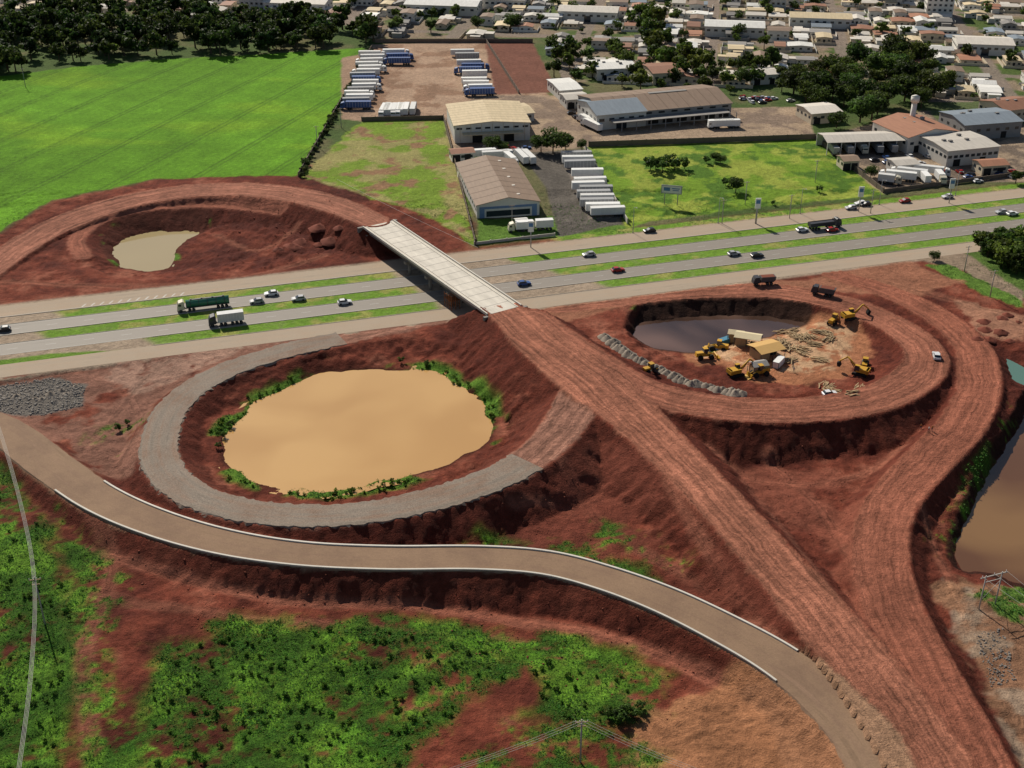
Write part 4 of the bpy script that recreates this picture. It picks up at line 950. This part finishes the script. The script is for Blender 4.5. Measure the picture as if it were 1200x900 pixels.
for nm,me,u,v,a in [("excavator",ex,862,440,.4),("excavator",ex,1008,439,2.6),("wheel_loader",ld,826,420,.2),("wheel_loader",ld,842,410,2.8),("wheel_loader",ld,890,440,3.5),("road_grader",gr,978,378,.9),("excavator",ex,995,374,.3),("soil_roller",ro,762,436,.5),("soil_roller",ro,1013,430,1.2),("dump_truck",dp,895,333,3.3),("dump_truck",dp,965,346,2.7)]:
    place(nm,me,on(u,v),a,1.0)
p=on(1097,419); place("pickup_truck",carm['white'],p,1.4,1.1)
p=on(972,463); place("parked_car",carm['white'],p,.2)
tent=M("canvas_orange",(.66,.40,.14),.8,.12,1); tent2=M("canvas_cream",(.72,.60,.38),.8,.1,1)
woodm=M("timber",(.42,.30,.17),.9,.3,2)
def shed(w,d,h,m):
    mb=MB()
    for s in (-1,0,1):
        for t in (-1,1): mb.cyl((s*w/2*.96,t*d/2*.94,0),(s*w/2*.96,t*d/2*.94,h),.09,n=6,mat=1)
    for s in (-1,1):
        mb.face([(-w/2,s*d/2,h),(w/2,s*d/2,h),(w/2,0,h+.8),(-w/2,0,h+.8)],0); mb.face([(-w/2,s*d/2,h+.08),(w/2,s*d/2,h+.08),(w/2,0,h+.88),(-w/2,0,h+.88)],0)
    mb.box((-w*.25,0,h*.45),(w*.4,d*.7,h*.9),2); mb.box((w*.25,0,.6),(w*.3,1.2,1.1),3)
    return mb.mesh("site_shelter",[m,chrome,woodm,darkm])
for u,v,w,d,m,a in [(897,417,9,7.5,tent,.45),(876,404,8,5,tent2,-.35),(888,437,5,4,R['grey'],.3),(862,400,5,3.5,tent2,-.3)]: place("site_shelter",shed(w,d,3,m),on(u,v),a)
def container(m):
    mb=MB(); mb.box((0,0,1.3),(6,2.4,2.5),0)
    for i in range(14):
        for s in (-1,1): mb.box((-2.8+i*.43,s*1.21,1.3),(.15,.06,2.3),0)
    for x in (-2.95,2.95):
        for y in (-1.15,1.15): mb.box((x,y,1.3),(.15,.15,2.62),1)
    mb.box((3.02,0,1.3),(.05,.1,2.3),1); return mb.mesh("container",[m,chrome])
for u,v,a,m in [(912,428,1.0,wp),(850,403,.6,M("box_blue",(.06,.2,.3),.6))]: place("shipping_container",container(m),on(u,v),a,.8)
def stack(n,l):
    mb=MB()
    for i in range(n):
        mb.box((random.uniform(-1.5,1.5),random.uniform(-1.2,1.2),.1+.15*(i//4)),(l*random.uniform(.5,1),.22,.14),0,random.uniform(-.5,.5))
    return mb.mesh("stack",[woodm])
for k in range(20): place("timber_stack",stack(18,4),on(random.uniform(915,972),random.uniform(388,424)),random.uniform(0,3))
for k in range(8): place("timber_stack",stack(10,3),on(random.uniform(955,1010),random.uniform(452,462)),random.uniform(0,3))
def heap(seed,m,r=2.6,h=1.7):
    rr=random.Random(seed); n=16; rings=6; V=[(0,0,h-.15)]; Fc=[]
    lob=[rr.uniform(-.15,.15) for _ in range(n)]
    for i in range(rings):
        t=(i+1)/rings
        for k in range(n):
            a=2*math.pi*k/n; q=r*t*(1+lob[k]+.06*rr.uniform(-1,1)); V.append((q*math.cos(a),q*math.sin(a),h*(1-t)**1.15*(1+.12*rr.uniform(-1,1))-.15-(.25 if i==rings-1 else 0)))
    for k in range(n): Fc.append((0,1+k,1+(k+1)%n))
    for i in range(rings-1):
        for k in range(n):
            k2=(k+1)%n; Fc.append((1+i*n+k,1+(i+1)*n+k,1+(i+1)*n+k2,1+i*n+k2))
    me=bpy.data.meshes.new("heap"); me.from_pydata(V,[],Fc); me.materials.append(m); me.polygons.foreach_set("use_smooth",[True]*len(Fc)); me.update(); return me
gh=M("gravel_heap",(.27,.225,.18),.95,.35,3,bump=.6); eh=M("earth_heap",(.17,.047,.028),.95,.35,2,bump=.6)
hp=[heap(i,gh) for i in range(5)]; hpe=[heap(i+9,eh,3.0,1.3) for i in range(4)]
hpath=catmull([np.array(a,float) for a in [(708,401),(728,413),(752,428),(778,441),(810,453),(842,461),(870,466)]],n=6)
for q in hpath: place("gravel_heap",random.choice(hp),on(q[0]+random.uniform(-1.5,1.5),q[1]-4+random.uniform(-1.5,1.5)),random.uniform(0,6),random.uniform(.7,1.1))
for k in range(8): place("gravel_heap",random.choice(hp),on(random.uniform(5,90),random.uniform(450,472)),random.uniform(0,6),random.uniform(.4,.8))
for k in range(9): place("earth_heap",random.choice(hpe),on(random.uniform(320,405),random.uniform(255,295)),random.uniform(0,6),random.uniform(.7,1.4))
for k in range(10): place("earth_heap",random.choice(hpe),on(random.uniform(1140,1195),random.uniform(360,400)),random.uniform(0,6),random.uniform(.4,.9))
# ---------------------------------------------------------------- poles, lamps, wires, signs
steel=M("galvanised_steel",(.35,.35,.35),.5,.1); pc=M("pole_concrete",(.40,.38,.34),.9,.15)
mb=MB(); mb.cyl((0,0,0),(0,0,10),.13,.08,8); mb.cyl((0,0,9.9),(0,-2,10.5),.06,.05,6); mb.box((0,-2.3,10.5),(.3,.8,.14),0); mb.cyl((0,0,0),(0,0,.4),.25,.2,8); lm=mb.mesh("lamp",[steel])
for i in range(3,12):
    al=i*34+10
    place("street_lamp",lm,hw(al,-26.3,.0),HANG); 
mb=MB(); mb.cyl((0,0,-.3),(0,0,10.5),.2,.13,8); mb.box((0,0,9.9),(2.4,.14,.16),1); mb.box((0,0,8.9),(1.6,.12,.12),1)
for x in (-1.1,-.4,.4,1.1): mb.cyl((x,0,9.98),(x,0,10.3),.08,.05,6,2)
pm=mb.mesh("pole",[pc,woodm,white])
wiremb=MB()
def wire(a,b,sag=1.0,r=.03,n=14):
    a=np.array(a,float);b=np.array(b,float); pr=a
    for i in range(1,n+1):
        t=i/n; q=a+(b-a)*t; q[2]-=sag*4*t*(1-t); wiremb.cyl(pr,q,r,n=4,caps=False); pr=q
p0=on(680,893); place("utility_pole",pm,p0,.1)
for x in (-1.1,0,1.1):
    t=p0+np.array([x,0,10.2]); e1=P(430,930,8); e2=P(900,930,8)
    wire(t,e1+np.array([x,0,0]),1.2,.025); wire(t,e2+np.array([x,0,0]),1.2,.025)
pa=on(-45,470); place("utility_pole",pm,pa,.5)
lp=catmull([P(-25,440,10),P(-2,500,9.6),P(24,590,9.2),P(40,680,9),P(36,790,9.2),P(18,930,10)],n=6)
for x in (-.35,-.1,.15,.4):
    for a_,b_ in zip(lp[:-1],lp[1:]): wiremb.cyl(a_+np.array([x,0,x*.3]),b_+np.array([x,0,x*.3]),.035,n=4,caps=False)
for uv in ((41,680),(22,905)):
    q=P(*uv,9); place("utility_pole",pm,(q[0],q[1],Hs(q[0],q[1])),.2,(1,1,(9.6-Hs(q[0],q[1]))/10.3))
hp_=MB()
for x in (0,4.2): hp_.cyl((x,0,-.5),(x,0,9),.17,.12,8)
hp_.box((2.1,0,8.6),(7,.18,.2),1); hp_.box((2.1,0,7.2),(4.4,.12,.14),1); hp_.cyl((0,0,2.5),(4.2,0,6.8),.05,n=5); hp_.cyl((4.2,0,2.5),(0,0,6.8),.05,n=5)
for x in (-1,2.1,5.2): hp_.cyl((x,0,8.7),(x,0,9.2),.1,.06,6,2)
q=on(1147,714); place("h_frame_pole",hp_.mesh("h_frame_pole",[pc,pc,white]),q,.35)
for x in (-1,2.1,5.2): wire(q+np.array([x*.94,x*.34,9]),P(1330,790,8)+np.array([0,x,0]),.6,.03); 
for u,v in [(30,102),(372,172),(400,150),(873,240),(955,214),(846,262),(885,262),(1020,250),(1205,330),(1130,318),(1160,348),(600,268),(925,256)]: 
    t=on(u,v); place("utility_pole",pm,t,HANG,.9)
wire(P(395,210,9),P(560,290,9),.6,.04)
place("power_lines",wiremb.mesh("power_lines",[M("cable",(.5,.48,.44),.5,.05)],False),(0,0,0))
mb=MB()
for x in (-2.5,2.5): mb.cyl((x,0,0),(x,0,7),.18,n=8)
mb.box((0,-.1,6.2),(8,.25,3.4),1); mb.box((0,-.24,6.2),(7.4,.04,2.8),2); mb.box((-1.8,-.27,6.3),(2.4,.03,1.4),3); mb.box((1.6,-.27,6.7),(3,.03,.35),3); mb.box((1.6,-.27,6.0),(2.4,.03,.3),3)
bb=mb.mesh("billboard",[steel,steel,white,M("sign_blue",(.10,.22,.42),.5)])
place("billboard",bb,P(786,240),-.25); 
mb=MB(); mb.cyl((0,0,0),(0,0,9),.2,n=8); mb.box((0,-.15,8),(2,.3,4),1); mb.box((0,-.32,8.6),(1.5,.03,1.4),2)
sg=mb.mesh("totem",[steel,white,MC["sign_blue"]])
for u,v in [(886,262),(1006,248),(1112,238),(622,290)]: place("roadside_totem_sign",sg,P(u,v),0)
# workers
def worker(pose,shirt):
    V=[(0,0,.95),(0,0,1.2),(0,0,1.42),(0,0,1.52),(0,.02,1.66),(.1,0,.9),(.13,.05+pose*.1,.5),(.14,pose*.15,.06),(-.1,0,.9),(-.13,-pose*.1+.05,.5),(-.14,-pose*.2,.06),(.2,0,1.4),(.28,.05,1.12),(.27,.2,.9),(-.2,0,1.4),(-.28,.02,1.12),(-.26,.15,.88),(.14,pose*.15+.14,.04),(-.14,-pose*.2+.14,.04)]
    E=[(0,1),(1,2),(2,3),(3,4),(0,5),(5,6),(6,7),(0,8),(8,9),(9,10),(2,11),(11,12),(12,13),(2,14),(14,15),(15,16),(7,17),(10,18)]
    Rr=[.15,.15,.15,.06,.11,.1,.07,.05,.1,.07,.05,.07,.05,.04,.07,.05,.04,.04,.04]
    me=bpy.data.meshes.new("worker"); me.from_pydata(V,E,[]); o=bpy.data.objects.new("worker",me); sc.collection.objects.link(o)
    m=o.modifiers.new("s",'SKIN'); 
    for i,sv in enumerate(me.skin_vertices[0].data): sv.radius=(Rr[i],Rr[i]); sv.use_root=(i==0)
    m2=o.modifiers.new("d",'SUBSURF'); m2.levels=1; m2.render_levels=1
    mm,nt,b=newmat("workwear"); tc=N(nt,"ShaderNodeTexCoord"); sx=N(nt,"ShaderNodeSeparateXYZ"); nt.links.new(tc.outputs['Object'],sx.inputs[0]); cr=N(nt,"ShaderNodeValToRGB"); cr.color_ramp.interpolation='CONSTANT'
    e=cr.color_ramp.elements; e[0].color=(.03,.04,.08,1); e[1].position=.51; e[1].color=(*shirt,1); x=e.new(.76); x.color=(.3,.17,.1,1); x=e.new(.86); x.color=(.6,.45,.05,1)
    nt.links.new(math_(nt,'MULTIPLY',sx.outputs[2],.5),cr.inputs[0]); nt.links.new(cr.outputs[0],b.inputs['Base Color']); me.materials.append(mm); return o
for u,v,c in [(1079,503,(.5,.2,.05)),(1088,506,(.6,.6,.55)),(1092,505,(.5,.2,.05)),(905,446,(.5,.2,.05)),(930,436,(.6,.6,.55))]:
    o=worker(random.choice([-1,1]),c); o.location=tuple(on(u,v)); o.rotation_euler=(0,0,random.uniform(0,6))
# ---------------------------------------------------------------- light
SD=np.array([-.42,.80]); az=math.atan2(SD[0],SD[1]); el=math.radians(39)
w=bpy.data.worlds.new("World"); sc.world=w; w.use_nodes=True; nt=w.node_tree; bg=nt.nodes["Background"]
sky=nt.nodes.new("ShaderNodeTexSky"); sky.sky_type='NISHITA'; sky.sun_disc=False; sky.sun_elevation=el; sky.sun_rotation=az; nt.links.new(sky.outputs[0],bg.inputs[0]); bg.inputs[1].default_value=.06
sl_=bpy.data.lights.new("sun",'SUN'); sl_.energy=5.0; sl_.angle=math.radians(.5); sl_.color=(1,.93,.81); so=bpy.data.objects.new("sun",sl_); sc.collection.objects.link(so)
dirv=Vector((math.sin(az)*math.cos(el),math.cos(az)*math.cos(el),math.sin(el))); so.rotation_euler=dirv.to_track_quat('Z','Y').to_euler()
